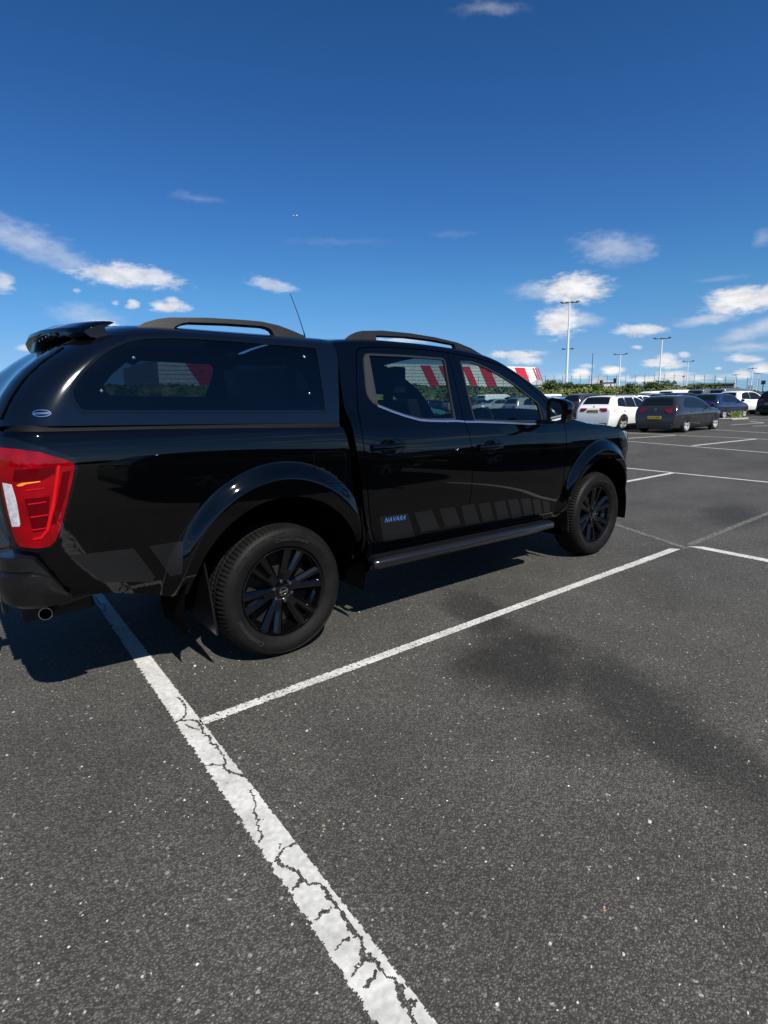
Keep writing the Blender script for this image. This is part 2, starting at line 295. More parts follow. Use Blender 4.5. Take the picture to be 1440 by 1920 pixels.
# ------------------------------------------------------------------ ground
def stain_nodes(n,l,coord,ell):
    acc=None
    z=n.new('ShaderNodeTexNoise'); z.inputs['Scale'].default_value=3.5; z.inputs['Detail'].default_value=5; l.new(coord,z.inputs['Vector'])
    sb=n.new('ShaderNodeVectorMath'); sb.operation='SUBTRACT'; sb.inputs[1].default_value=(.5,.5,.5); l.new(z.outputs['Color'],sb.inputs[0])
    sc=n.new('ShaderNodeVectorMath'); sc.operation='MULTIPLY'; sc.inputs[1].default_value=(.42,.42,0); l.new(sb.outputs[0],sc.inputs[0])
    ad=n.new('ShaderNodeVectorMath'); ad.operation='ADD'; l.new(coord,ad.inputs[0]); l.new(sc.outputs[0],ad.inputs[1])
    for (x,y,a,b,r,s) in ell:
        m=n.new('ShaderNodeMapping'); m.vector_type='TEXTURE'; m.inputs['Location'].default_value=(x,y,0); m.inputs['Rotation'].default_value=(0,0,r); m.inputs['Scale'].default_value=(a,b,1)
        l.new(ad.outputs[0],m.inputs[0]); q=n.new('ShaderNodeVectorMath'); q.operation='LENGTH'; l.new(m.outputs[0],q.inputs[0])
        t=n.new('ShaderNodeMapRange'); t.interpolation_type='SMOOTHSTEP'; t.inputs[1].default_value=1.2; t.inputs[2].default_value=.40; t.inputs[4].default_value=s; l.new(q.outputs['Value'],t.inputs[0])
        if acc is None: acc=t.outputs[0]
        else:
            x_=n.new('ShaderNodeMath'); x_.operation='MAXIMUM'; l.new(acc,x_.inputs[0]); l.new(t.outputs[0],x_.inputs[1]); acc=x_.outputs[0]
    return acc
def asphalt():
    m,n,l,b=new_mat('asphalt'); tc=n.new('ShaderNodeTexCoord'); co=tc.outputs['Object']
    def N(t,**k):
        x=n.new(t)
        for a,c in k.items(): setattr(x,a,c)
        return x
    def vor(scale,feat='F1',rnd=1,vec=co,metric='EUCLIDEAN'):
        v=N('ShaderNodeTexVoronoi',feature=feat); v.inputs['Scale'].default_value=scale; v.inputs['Randomness'].default_value=rnd; l.new(vec,v.inputs['Vector']); return v
    def mr(src,a,b_,c,d,smooth=True):
        x=N('ShaderNodeMapRange'); x.interpolation_type='SMOOTHSTEP' if smooth else 'LINEAR'
        for i,v in zip((1,2,3,4),(a,b_,c,d)): x.inputs[i].default_value=v
        l.new(src,x.inputs[0]); return x.outputs[0]
    def mth(op,a,c):
        x=N('ShaderNodeMath',operation=op)
        for i,v in enumerate((a,c)):
            if isinstance(v,(int,float)): x.inputs[i].default_value=v
            else: l.new(v,x.inputs[i])
        return x.outputs[0]
    # warp
    z=N('ShaderNodeTexNoise'); z.inputs['Scale'].default_value=60; z.inputs['Detail'].default_value=3; l.new(co,z.inputs['Vector'])
    sc=N('ShaderNodeVectorMath',operation='SCALE'); sc.inputs['Scale'].default_value=.014; l.new(z.outputs['Color'],sc.inputs[0])
    ad=N('ShaderNodeVectorMath',operation='ADD'); l.new(co,ad.inputs[0]); l.new(sc.outputs[0],ad.inputs[1]); wv=ad.outputs[0]
    va=vor(140,vec=wv); sep=N('ShaderNodeSeparateColor'); l.new(va.outputs['Color'],sep.inputs[0])
    r1=sep.outputs[0]
    base=mr(r1,0,1,.034,.088,False)
    # dark joints between the stones
    j=mr(va.outputs['Distance'],.25,.62,1.0,.45); base=mth('MULTIPLY',base,j)
    # big paler stones
    vb=vor(38,vec=wv); sb=N('ShaderNodeSeparateColor'); l.new(vb.outputs['Color'],sb.inputs[0])
    st=mth('MULTIPLY',mr(vb.outputs['Distance'],.24,.16,0,1),mr(sb.outputs[0],.80,.82,0,1)); stc=mr(sb.outputs[1],0,1,.075,.17,False)
    mix1=N('ShaderNodeMix',data_type='FLOAT'); l.new(st,mix1.inputs[0]); l.new(base,mix1.inputs[2]); l.new(stc,mix1.inputs[3]); base=mix1.outputs[0]
    # small bright specks
    vc=vor(60,vec=wv); sc2=N('ShaderNodeSeparateColor'); l.new(vc.outputs['Color'],sc2.inputs[0])
    sp=mth('MULTIPLY',mr(vc.outputs['Distance'],.24,.12,0,1),mr(sc2.outputs[0],.935,.945,0,1))
    mix2=N('ShaderNodeMix',data_type='FLOAT'); l.new(sp,mix2.inputs[0]); l.new(base,mix2.inputs[2]); l.new(mr(sc2.outputs[1],0,1,.15,.5,False),mix2.inputs[3]); base=mix2.outputs[0]
    # macro variation
    z2=N('ShaderNodeTexNoise'); z2.inputs['Scale'].default_value=1.3; z2.inputs['Detail'].default_value=6; z2.inputs['Roughness'].default_value=.62; l.new(co,z2.inputs['Vector'])
    base=mth('MULTIPLY',base,mr(z2.outputs['Fac'],.3,.7,.78,1.22,False))
    z4=N('ShaderNodeTexNoise'); z4.inputs['Scale'].default_value=.17; z4.inputs['Detail'].default_value=5; l.new(co,z4.inputs['Vector'])
    base=mth('MULTIPLY',base,mr(z4.outputs['Fac'],.3,.7,.86,1.16,False))
    z3=N('ShaderNodeTexNoise'); z3.inputs['Scale'].default_value=420; z3.inputs['Detail'].default_value=2; l.new(co,z3.inputs['Vector'])
    base=mth('MULTIPLY',base,mr(z3.outputs['Fac'],.3,.7,.72,1.28,False))
    s=stain_nodes(n,l,co,[(.95,-.85,.50,.42,.5,.68),(.93,-1.62,.30,.90,-.38,.56),(1.30,-.25,.26,.55,-.55,.56),(.55,-1.5,.25,.2,0,.2),(5.95,-.10,.95,.38,.3,.5),(7.4,-1.9,1.4,.6,.1,.25),(.1,-2.6,.5,.4,.2,.2),(11.5,1.4,1.6,.5,0,.2),(-2.2,.2,.7,.5,.4,.18)])
    base=mth('MULTIPLY',base,mth('SUBTRACT',1.0,s))
    tint=N('ShaderNodeCombineColor'); l.new(mth('MULTIPLY',base,1.42),tint.inputs[0]); l.new(mth('MULTIPLY',base,1.365),tint.inputs[1]); l.new(mth('MULTIPLY',base,1.22),tint.inputs[2])
    # rare orange chips
    vd=vor(9,vec=wv); sd=N('ShaderNodeSeparateColor'); l.new(vd.outputs['Color'],sd.inputs[0])
    oc=mth('MULTIPLY',mr(vd.outputs['Distance'],.055,.04,0,1),mr(sd.outputs[0],.86,.87,0,1))
    mx=N('ShaderNodeMix',data_type='RGBA'); l.new(oc,mx.inputs[0]); l.new(tint.outputs[0],mx.inputs[6]); mx.inputs[7].default_value=(.26,.17,.09,1)
    l.new(mx.outputs[2],b.inputs['Base Color']); b.inputs['Roughness'].default_value=.82; b.inputs['Specular IOR Level'].default_value=.35
    h=mth('ADD',mth('MULTIPLY',mr(va.outputs['Distance'],0,.6,1,0,False),.9),mth('MULTIPLY',z3.outputs['Fac'],.5)); h=mth('ADD',h,mth('MULTIPLY',r1,.8))
    bp=N('ShaderNodeBump'); bp.inputs['Strength'].default_value=.8; bp.inputs['Distance'].default_value=.0035; l.new(h,bp.inputs['Height']); l.new(bp.outputs[0],b.inputs['Normal'])
    return m
MA=asphalt()
tag(obj('ground',[(-500,-500,0),(700,-500,0),(700,700,0),(-500,700,0)],[(0,1,2,3)],MA),'dark grey asphalt car park surface with pale stone chips','asphalt',kind='structure')
def paint_mat():
    m,n,l,b=new_mat('line_paint'); tc=n.new('ShaderNodeTexCoord')
    z=n.new('ShaderNodeTexNoise'); z.inputs['Scale'].default_value=45; z.inputs['Detail'].default_value=5; l.new(tc.outputs['Object'],z.inputs['Vector'])
    z2=n.new('ShaderNodeTexNoise'); z2.inputs['Scale'].default_value=7; z2.inputs['Detail'].default_value=5; l.new(tc.outputs['Object'],z2.inputs['Vector'])
    r=n.new('ShaderNodeMapRange'); r.inputs[1].default_value=.25; r.inputs[2].default_value=.7; r.inputs[3].default_value=.34; r.inputs[4].default_value=.52; l.new(z.outputs['Fac'],r.inputs[0])
    r2_=n.new('ShaderNodeMapRange'); r2_.inputs[1].default_value=.3; r2_.inputs[2].default_value=.65; r2_.inputs[3].default_value=.82; r2_.inputs[4].default_value=1.08; l.new(z2.outputs['Fac'],r2_.inputs[0])
    mm=n.new('ShaderNodeMath'); mm.operation='MULTIPLY'; l.new(r.outputs[0],mm.inputs[0]); l.new(r2_.outputs[0],mm.inputs[1])
    v=n.new('ShaderNodeVectorMath'); v.operation='SCALE'; v.inputs[0].default_value=(1,1,.955); l.new(mm.outputs[0],v.inputs['Scale']); l.new(v.outputs[0],b.inputs['Base Color'])
    b.inputs['Roughness'].default_value=.75; bp=n.new('ShaderNodeBump'); bp.inputs['Distance'].default_value=.002; bp.inputs['Strength'].default_value=.7; l.new(z.outputs['Fac'],bp.inputs['Height']); l.new(bp.outputs[0],b.inputs['Normal'])
    return m
MP=paint_mat()
# loose stone chips on the tarmac near the viewer
r_=random.Random(12)
for nm,cc,nn,lb in (('stone_chips',(.40,.39,.37),300,'pale loose stone chips scattered over the tarmac'),('stone_chips',(.17,.168,.158),700,'grey loose stone chips scattered over the tarmac'),('stone_chips',(.30,.19,.10),14,'rust coloured loose stone chips scattered over the tarmac')):
    vs=[];fs=[]
    for i in range(nn):
        u=r_.random(); dist=.7+7.5*u**1.6; az_=math.radians(r_.uniform(10,100)); x=-1.42+dist*math.cos(az_); y=-2.67+dist*math.sin(az_)
        s=r_.uniform(.0022,.0058)*(1 if r_.random()<.93 else 1.7); b=len(vs); k=r_.randint(4,6); a0=r_.uniform(0,6.28); el=r_.uniform(.45,1)
        pr=[(x+s*math.cos(a0+6.283*j/k)*r_.uniform(.8,1.15),y+s*el*math.sin(a0+6.283*j/k)*r_.uniform(.8,1.15)) for j in range(k)]
        hgt=s*r_.uniform(.35,.8)
        vs+=[(a,c,.0) for a,c in pr]+[(x+(a-x)*.7,y+(c-y)*.7,hgt) for a,c in pr]
        fs+=[tuple(b+k+j for j in range(k))]+[(b+j,b+(j+1)%k,b+k+(j+1)%k,b+k+j) for j in range(k)]
    tag(obj(nm,vs,fs,mat(nm,cc,.7,var=.3,scale=3)),lb,'stone chips',kind='stuff')
CRACKS=[([(-0.656, -0.051), (-0.652, -0.155), (-0.672, -0.212), (-0.717, -0.256), (-0.744, -0.272)], 0.01), ([(-0.72, -0.263), (-0.669, -0.297), (-0.66, -0.353), (-0.673, -0.463), (-0.673, -0.584), (-0.672, -0.649), (-0.694, -0.692), (-0.695, -0.765), (-0.661, -0.808)], 0.014), ([(-0.708, -0.302), (-0.679, -0.394)], 0.004), ([(-0.756, -0.655), (-0.711, -0.678), (-0.694, -0.692)], 0.004), ([(-0.676, -0.905), (-0.712, -1.025), (-0.738, -1.105), (-0.772, -1.161)], 0.005), ([(-0.678, -1.23), (-0.718, -1.236), (-0.764, -1.246)], 0.006), ([(-0.761, -1.256), (-0.732, -1.325), (-0.734, -1.366), (-0.708, -1.415), (-0.704, -1.458), (-0.702, -1.517), (-0.707, -1.562), (-0.718, -1.605), (-0.716, -1.65), (-0.731, -1.69), (-0.722, -1.728), (-0.716, -1.78), (-0.722, -1.821), (-0.73, -1.858), (-0.737, -1.878), (-0.747, -1.902)], 0.016), ([(-0.734, -1.373), (-0.768, -1.385)], 0.005), ([(-0.721, -1.508), (-0.774, -1.521)], 0.006), ([(-0.736, -1.617), (-0.777, -1.621)], 0.002), ([(-0.736, -1.691), (-0.787, -1.703)], 0.006), ([(-0.736, -1.74), (-0.782, -1.74)], 0.006), ([(-0.697, -1.851), (-0.72, -1.84)], 0.006), ([(-0.632, 1.85), (-0.637, 1.678), (-0.618, 1.577), (-0.649, 1.483), (-0.678, 1.488)], 0.012), ([(-0.665, 1.199), (-0.705, 1.065), (-0.716, 1.058)], 0.012)]
MPG=mat('faded_paint',(.13,.128,.118),.85,var=.3,scale=40)
def strip(name,a,b,w0,w1=None,cell=.006,rag=(.006,.006),worn=0,wscale=60,cracks=(),label='',z=.004,ang0=0,ang1=0,m=None):
    """painted bay line: little cells between points a and b (xy); cells are left out where paint has gone"""
    w1=w0 if w1 is None else w1
    A=Vector(a);B=Vector(b);d=B-A;L=d.length;d/=L;nn=Vector((-d.y,d.x)); nu=int(L/cell); W_=max(w0,w1); nv=int(W_/cell)+6
    vid={};vs=[];fs=[]
    def V(i,j):
        if (i,j) in vid: return vid[i,j]
        u=i*cell; v=(j-nv/2)*cell; p=A+d*u+nn*v; q=noise.noise_vector(Vector((p.x*90,p.y*90,3)))*cell*.45
        vid[i,j]=len(vs); vs.append((p.x+q.x,p.y+q.y,z)); return vid[i,j]
    segs=[]
    for (pl,w) in cracks:
        for k in range(len(pl)-1): segs.append((Vector(pl[k]),Vector(pl[k+1]),w))
    for i in range(nu):
        u=(i+.5)*cell; p0=A+d*u; w=(w0+(w1-w0)*u/L)/2
        e0=w-rag[0]*(.5+noise.noise(Vector((p0.x*55,p0.y*55,1)))*1.3+noise.noise(Vector((p0.x*190,p0.y*190,1)))*.8); e1=w-rag[1]*(.5+noise.noise(Vector((p0.x*55,p0.y*55,9)))*1.3+noise.noise(Vector((p0.x*190,p0.y*190,9)))*.8)
        near=[s for s in segs if abs((s[0]-p0).dot(d))<.25 or abs((s[1]-p0).dot(d))<.25]
        for j in range(nv):
            v=(j+.5-nv/2)*cell
            if v>e0 or v<-e1: continue
            if u<ang0*(v+w) or u>L-ang1*(v+w): continue
            p=p0+nn*v
            if worn:
                q=noise.noise(Vector((p.x*wscale,p.y*wscale,5)))*.6+noise.noise(Vector((p.x*wscale*2.3,p.y*wscale*2.3,5)))*.5
                if q>worn: continue
            hit=False
            if near:
                wob=noise.noise_vector(Vector((p.x*22,p.y*22,0)))*.014+noise.noise_vector(Vector((p.x*75,p.y*75,0)))*.008; pp=Vector((p.x+wob.x,p.y+wob.y))
                for (s0,s1,w_) in near:
                    e=s1-s0; t=max(0,min(1,(pp-s0).dot(e)/e.length_squared)); 
                    if (pp-s0-e*t).length<max(.0038,w_*.38)*(1+.7*noise.noise(Vector((p.x*14,p.y*14,7)))): hit=True;break
            if hit: continue
            fs.append((V(i,j),V(i+1,j),V(i+1,j+1),V(i,j+1)))
    return tag(obj(name,vs,fs,m or MP),label,'road marking',kind='structure')
strip('bay_line',(-.590,2.4),(-.757,-1.96),.078,.118,cell=.004,rag=(.003,.008),worn=.55,wscale=34,cracks=CRACKS,label='wide cracked white bay line running under the rear of the pickup towards the viewer')
strip('bay_line',(-.555,6.5),(-.59,2.4),.09,cell=.02,label='continuation of the wide white line beyond the pickup')
strip('bay_line',(-.757,-1.96),(-.84,-4.5),.118,cell=.02,label='continuation of the wide white line behind the viewer')
strip('bay_line',(-.655,-.338),(3.885,-.378),.062,.078,cell=.0055,rag=(.003,.003),worn=.30,wscale=75,ang1=.6,label='narrow speckled white bay line alongside the pickup')
strip('bay_line',(4.085,-.41),(3.93,-2.6),.10,cell=.009,rag=(.004,.004),worn=.42,wscale=50,ang0=1.0,label='short white bay line starting near the end of the speckled line at the right')
strip('bay_line',(9.36,3.08),(8.5,-4.2),.085,cell=.012,rag=(.005,.005),worn=.5,wscale=40,label='white cross line ahead of the front wheel of the pickup')
strip('bay_line',(7.0,2.15),(9.19,2.10),.10,cell=.012,rag=(.005,.005),worn=.5,wscale=40,label='white bay line meeting the cross line just beyond the pickup nose')
strip('faded_line',(4.9,1.5),(3.95,-.45),.07,cell=.011,rag=(.008,.008),worn=.10,wscale=40,m=MPG,label='ghost of a removed line beside the front tyre')
strip('faded_line',(4.10,-.40),(6.6,-.36),.07,cell=.011,rag=(.008,.008),worn=.10,wscale=40,m=MPG,label='ghost of a removed line leading away to the right edge')
for a,b,w,lab in [((16.6,8.4),(13.2,-1.2),.11,'long white cross line in front of the parked grey hatchback'),((15.40,4.40),(19.15,4.02),.12,'white bay line in the empty bay right of the grey hatchback'),
    ((16.2,7.5),(19.70,6.72),.12,'white bay line ending behind the grey hatchback'),((20.1,9.4),(18.6,1.0),.10,'white cross line behind the grey hatchback'),
    ((24.3,8.2),(21.6,3.2),.11,'white cross line past the front wheel of the grey hatchback'),((27.95,8.04),(30.73,7.58),.12,'white bay line near the weeds by the blue hatchback'),
    ((32.4,8.78),(30.73,7.58),.12,'angled white line joining the bay line near the weeds'),((34.6,10.2),(33.6,6.0),.12,'white line beside the dark blue hatchback'),((27.2,6.9),(31.5,5.0),.12,'far white bay line at the right edge')]:
    strip('bay_line',a,b,w,cell=.04,rag=(.01,.01),label=lab)

# ------------------------------------------------------------------ body surfaces of the pickup
def pchip(xs,ys):
    n=len(xs); h=[xs[i+1]-xs[i] for i in range(n-1)]; d=[(ys[i+1]-ys[i])/h[i] for i in range(n-1)]
    m=[0.0]*n; m[0]=d[0]; m[-1]=d[-1]
    for i in range(1,n-1):
        if d[i-1]*d[i]>0:
            w1=2*h[i]+h[i-1]; w2=h[i]+2*h[i-1]; m[i]=(w1+w2)/(w1/d[i-1]+w2/d[i])
    def f(x):
        if x<=xs[0]: return ys[0]+m[0]*(x-xs[0])
        if x>=xs[-1]: return ys[-1]+m[-1]*(x-xs[-1])
        i=0
        while x>xs[i+1]: i+=1
        t=(x-xs[i])/h[i]; a=1-t
        return ys[i]*(1+2*t)*a*a+h[i]*m[i]*t*a*a+ys[i+1]*t*t*(3-2*t)-h[i]*m[i+1]*t*t*a
    return f
def sstep(a,b,x):
    t=min(1,max(0,(x-a)/(b-a))); return t*t*(3-2*t)
DF=pchip([.30,.45,.56,.72,.90,1.02,1.06,1.10,1.14,1.20,1.26,1.32,1.40,1.75,1.9],[.16,.085,.052,.030,.013,.0085,.0080,.0094,.0135,.0245,.043,.067,.097,.215,.27])
XR,RR=-1.06,.19; XF,RF=3.44,.62
def plan(s):
    # returns x,y, inward normal
    if s<XR:
        a=(XR-s)/RR
        if a<math.pi/2: return XR-RR*math.sin(a),RR*(1-math.cos(a)),math.sin(a),math.cos(a)
        return XR-RR,RR+(a-math.pi/2)*RR,1.0,0.0
    if s>XF:
        a=(s-XF)/RF
        if a<math.pi/2: return XF+RF*math.sin(a),RF*(1-math.cos(a)),-math.sin(a),math.cos(a)
        return XF+RF,RF+(a-math.pi/2)*RF,-1.0,0.0
    return s,0.0,0.0,1.0
WZ=.375
def flare(x,z,cx):
    r=math.hypot(x-cx,z-WZ-.0)
    rx,rz=(.665,.735) if cx<1 else (.60,.668)
    r=math.hypot((x-cx)/rx,(z-WZ)/rz)
    if z<.30: return 0
    f=.050*sstep(1.0,.86,r)
    return f*sstep(.30,.60,z)
def M_body(s,z,off=0.0,fl=True):
    x,y,nx,ny=plan(s)
    d=DF(z+.03*(x-.3)-.05*sstep(.75,.35,s)*sstep(1.35,1.30,z))-off
    d+=.007*sstep(1.265,1.335,z)*sstep(.75,.45,s)*sstep(1.6,1.4,z)
    if fl: d-=flare(s,z,0.0)+flare(s,z,3.15)
    if s<XR: d+=.10*max(0,z-1.33)
    return (x+nx*d,y+ny*d,z)
# canopy: horizontal slices; rear slope
CR=pchip([1.30,1.36,1.45,1.55,1.65,1.72,1.80],[-1.235,-1.215,-1.165,-1.085,-.96,-.84,-.66])
CD=pchip([1.30,1.40,1.55,1.68,1.74,1.775,1.80],[.062,.085,.125,.165,.195,.245,.36])
CF=pchip([1.28,1.5,1.70,1.80],[.425,.465,.50,.50])
RC=.24
def M_can(s,z,off=0.0):
    # s = x along side for s > xr+RC ; corner; rear
    zz=z+.012*(s if s>-1 else -1)
    xr=CR(zz); d=CD(zz)-off; xr=xr-off
    xc=xr+RC
    if s>=xc: return (s,d,z)
    a=(xc-s)/RC
    if a<math.pi/2: return (xc-RC*math.sin(a),d+RC*(1-math.cos(a)),z)
    y=d+RC+(a-math.pi/2)*RC; t=(y-d-RC)/(.925-d-RC)
    return (xr-.025*(1-math.cos(math.pi*t)),y,z)

# ------------------------------------------------------------------ pickup
PAINT=mat('black_paint',(.0006,.0007,.0009),.03,0,0,.5,bump=.00022,bscale=3.2,ior=1.46)
PAINT2=mat('black_paint_canopy',(.0014,.0015,.0020),.09,0,.8,.5,bump=.0002,bscale=3)
SATIN=mat('satin_black_plastic',(.0055,.0055,.0062),.22,0,0,.5,.2,30)
MATTE=mat('matte_black',(.0022,.0022,.0022),.6,0,0,.12)
RUB=mat('rubber',(.0060,.0060,.0058),.58,0,0,.16,.25,14,bump=.0004,bscale=300)
RUBL=mat('rubber_lettering',(.018,.018,.018),.6)
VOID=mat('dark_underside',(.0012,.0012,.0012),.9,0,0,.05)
GRILLE=mat('textured_grey_plastic',(.010,.0105,.012),.5,0,0,.5,.2,60,bump=.0003,bscale=500)
RAIL=mat('matte_grey_rail',(.007,.0072,.0080),.45,0,0,.35,.1,20)
CHROME=mat('chrome',(.75,.76,.78),.09,1)
BRIGHT=mat('satin_bright_trim',(.42,.50,.62),.22,.9)
TRIM=mat('dark_window_trim',(.013,.0135,.0145),.36)
DECAL=mat('matte_grey_decal',(.0042,.0046,.0055),.36,0,0,.5,.15,6)
BLUE=mat('blue_lettering',(.04,.13,.36),.4)
GL1=glass('tinted_glass',(.24,.31,.33)); GL2=glass('dark_tinted_glass',(.165,.21,.25)); GL3=glass('front_door_glass',(.56,.66,.64))
GBLK=mat('black_glass',(.003,.004,.006),.01)
SEATM=mat('seat_fabric',(.022,.022,.024),.85)
MIRR=mat('mirror_silver',(.85,.88,.9),.01,1)
ABSP=set()
PKL=(1.4,CW/2,0)
PK=empty('pickup_truck',PKL,'glossy black double cab pickup with a black hardtop canopy parked beside the bay line','pickup truck')
_obj=obj
def obj(name,vs,fs,m,parent=None,**k):
    o=_obj(name,vs,fs,m,parent,**k)
    if parent is PK: o.matrix_parent_inverse=Matrix.Translation((-PKL[0],-PKL[1],0))
    return o
def lab(o,t): o['label']=t; return o
def sk2(name,poly,M,m,parent,**k):
    return [skobj(name,[skin(poly,M,side=s_,**k)],m,parent[0 if s_>0 else 1] if isinstance(parent,list) else parent) for s_ in (1,-1)]
def both(poly,M,**k): return [skin(poly,M,side=1,**k),skin(poly,M,side=-1,**k)]
SC_R=-2.0935; SC_F=4.719
def arc(cx,rx,rz,a0,a1,n=22): return [(cx+rx*math.cos(math.radians(a0+(a1-a0)*i/n)),WZ+rz*math.sin(math.radians(a0+(a1-a0)*i/n))) for i in range(n+1)]
BEDP=[(-1.355,1.318),(-1.19,1.318),(-1.0,1.312),(-.585,1.304),(.432,1.268),(.448,1.208),(.461,1.103),(.470,1.019),(.487,.844),(.512,.685),(.520,.600)]+arc(0,.53,.545,22,169.5)+[(-.60,.474),(-.72,.515),(-.826,.548),(-1.038,.596),(-1.355,.62)]
BODY=sk2('bed_side',BEDP,M_body,PAINT,PK,step=.03,rings=[(0,.665,.735,WZ)])
for o_ in BODY: lab(o_,'glossy black cargo bed side with flared wheel arch')
# cab frame (C shaped) round the doors
RD=[(.706,1.732),(.680,1.722),(.665,1.701),(.639,1.611),(.618,1.509),(.588,1.383),(.569,1.277),(.562,1.193),(.565,1.121),(.572,1.013),(.597,.782),(.634,.600),(.650,.562),(.687,.535),(.769,.509),(1.112,.49)]
BS=[(1.479,.475),(1.492,.60),(1.503,.75),(1.505,.891),(1.497,1.068),(1.480,1.20),(1.466,1.27),(1.471,1.38),(1.474,1.50),(1.471,1.62),(1.460,1.735)]
RT=[(1.222,1.746),(.943,1.748),(.78,1.742)]
FB=[(2.014,.471),(2.391,.468),(2.560,.460),(2.630,.462),(2.668,.478),(2.675,.505),(2.640,.590),(2.618,.70),(2.612,.80),(2.622,1.0),(2.633,1.207)]
FT=[(2.555,1.299),(2.407,1.429),(2.263,1.537),(2.185,1.583),(2.098,1.621),(2.0,1.655),(1.877,1.685),(1.682,1.714)]
ZE=pchip([.49,.606,.862,1.179,1.567,1.868,2.0,2.114,2.28,2.446,2.581,2.735],[1.735,1.753,1.766,1.762,1.744,1.709,1.675,1.628,1.547,1.452,1.341,1.205])
outer=[(2.60,.425),(.60,.430),(.600,.611),(.570,.75),(.545,.90),(.515,1.08),(.503,1.2),(.497,1.3),(.492,1.391),(.502,1.508),(.512,1.592),(.512,1.664),(.508,1.70),(.500,ZE(.50))]
outer+=[(x,ZE(x)) for x in [.55,.60,.7,.8,.95,1.1,1.3,1.5,1.65,1.8,1.9,2.0,2.1,2.2,2.3,2.4,2.5,2.6,2.66,2.73]]+[(2.700,1.195)]
du=inset(RD+BS[:1]+FB+FT+[BS[-1]]+RT,-.0035)
nR=len(RD);k_ft=nR+1+len(FB)
inner_path=[du[k_ft-1]]+du[k_ft:]+du[:nR+1]+du[nR+1:nR+5]
Cp=outer+inner_path
cabs=sk2('cab_frame',Cp,M_body,PAINT,PK,step=.04,thick=.02)
jambpoly=[(.56,.45),(2.62,.45),(2.60,.8),(2.64,1.20)]+[(x,ZE(x)-.015) for x in [2.6,2.4,2.2,2.0,1.8,1.5,1.2,.9,.6]]+[(.53,1.6),(.51,1.3),(.56,.9)]
RW=[(.751,1.701),(1.049,1.702),(1.395,1.694),(1.416,1.683),(1.418,1.665),(1.384,1.278),(1.25,1.279),(1.128,1.283),(1.051,1.290),(.932,1.319),(.84,1.348),(.736,1.386),(.706,1.400),(.682,1.428),(.674,1.455),(.676,1.486),(.704,1.638),(.712,1.674),(.726,1.694)]
FW=[(1.569,1.679),(1.68,1.680),(1.749,1.667),(1.839,1.640),(1.973,1.591),(2.108,1.528),(2.242,1.447),(2.345,1.384),(2.366,1.363),(2.366,1.235),(2.314,1.228),(1.90,1.245),(1.569,1.262)]
jh=[inset(RW,-.004),inset(FW,-.004)]
sk2('door_jamb',jambpoly,M_body,MATTE,cabs,step=.07,thick=0,off=-.03,holes=jh)
gap=.0028
rdp=inset(RD+BS+RT,gap); fdp=inset(list(reversed(BS))+BS[:0],0)
FDP=[BS[0]]+[(1.565,.470)]+FB+FT+list(reversed(BS))[:-1]
fdp=inset(FDP,gap)
def strip2(path,w,off=0): # polygon under a path, thickness w downwards
    return [(a,b) for a,b in path]+[(a,b-w) for a,b in reversed(path)]
rnd=lambda cx,cz,rx,rz,n=24,p=2.0: [(cx+rx*abs(math.cos(t))**(2/p)*(1 if math.cos(t)>0 else -1),cz+rz*abs(math.sin(t))**(2/p)*(1 if math.sin(t)>0 else -1)) for t in [2*math.pi*i/n for i in range(n)]]
CUPR=.070
def cup(cx,cz): return rnd(cx,cz,CUPR,.047,32,2.1)
def handle(parent,cx,cz,side,w=.125):
    def MC(s,z,off=0):
        q=((s-cx)/CUPR)**2+((z-cz)/.047)**2; return M_body(s,z,off-.028*max(0,1-q)**.8)
    skobj('handle_cup',[skin(rnd(cx,cz,CUPR+.001,.048,32,2.1),MC,step=.012,thick=.0,off=-.0005,side=side)],PAINT,parent)
    rg=skobj('handle_ring',[skin(rnd(cx,cz,w+.004,.056,28,2.4),M_body,holes=[rnd(cx,cz,w-.001,.051,28,2.4)],step=.03,thick=.004,off=.0035,side=side)],PAINT,parent)
    g=G(); n=14; k=0
    for i in range(n+1):
        t=i/n; s=cx-w-.004+(2*w+.004)*t; bow=.020+.020*math.sin(math.pi*t)
        for (dz,dy) in [(-.019,0),(-.021,.010),(-.012,.017),(.012,.017),(.021,.010),(.019,0)]:
            p=M_body(s,cz+.004+dz,bow-.018+dy); g.v.append(p if side>0 else (p[0],CW-p[1],p[2]))
    for i in range(n):
        for j in range(5): g.f.append((i*6+j,(i+1)*6+j,(i+1)*6+j+1,i*6+j+1)); g.m.append(0)
    g.f+= [tuple(range(6)),tuple(n*6+i for i in range(6))]; g.m+=[0,0]
    g.obj('handle',PAINT,parent,smooth=True,angle=50)
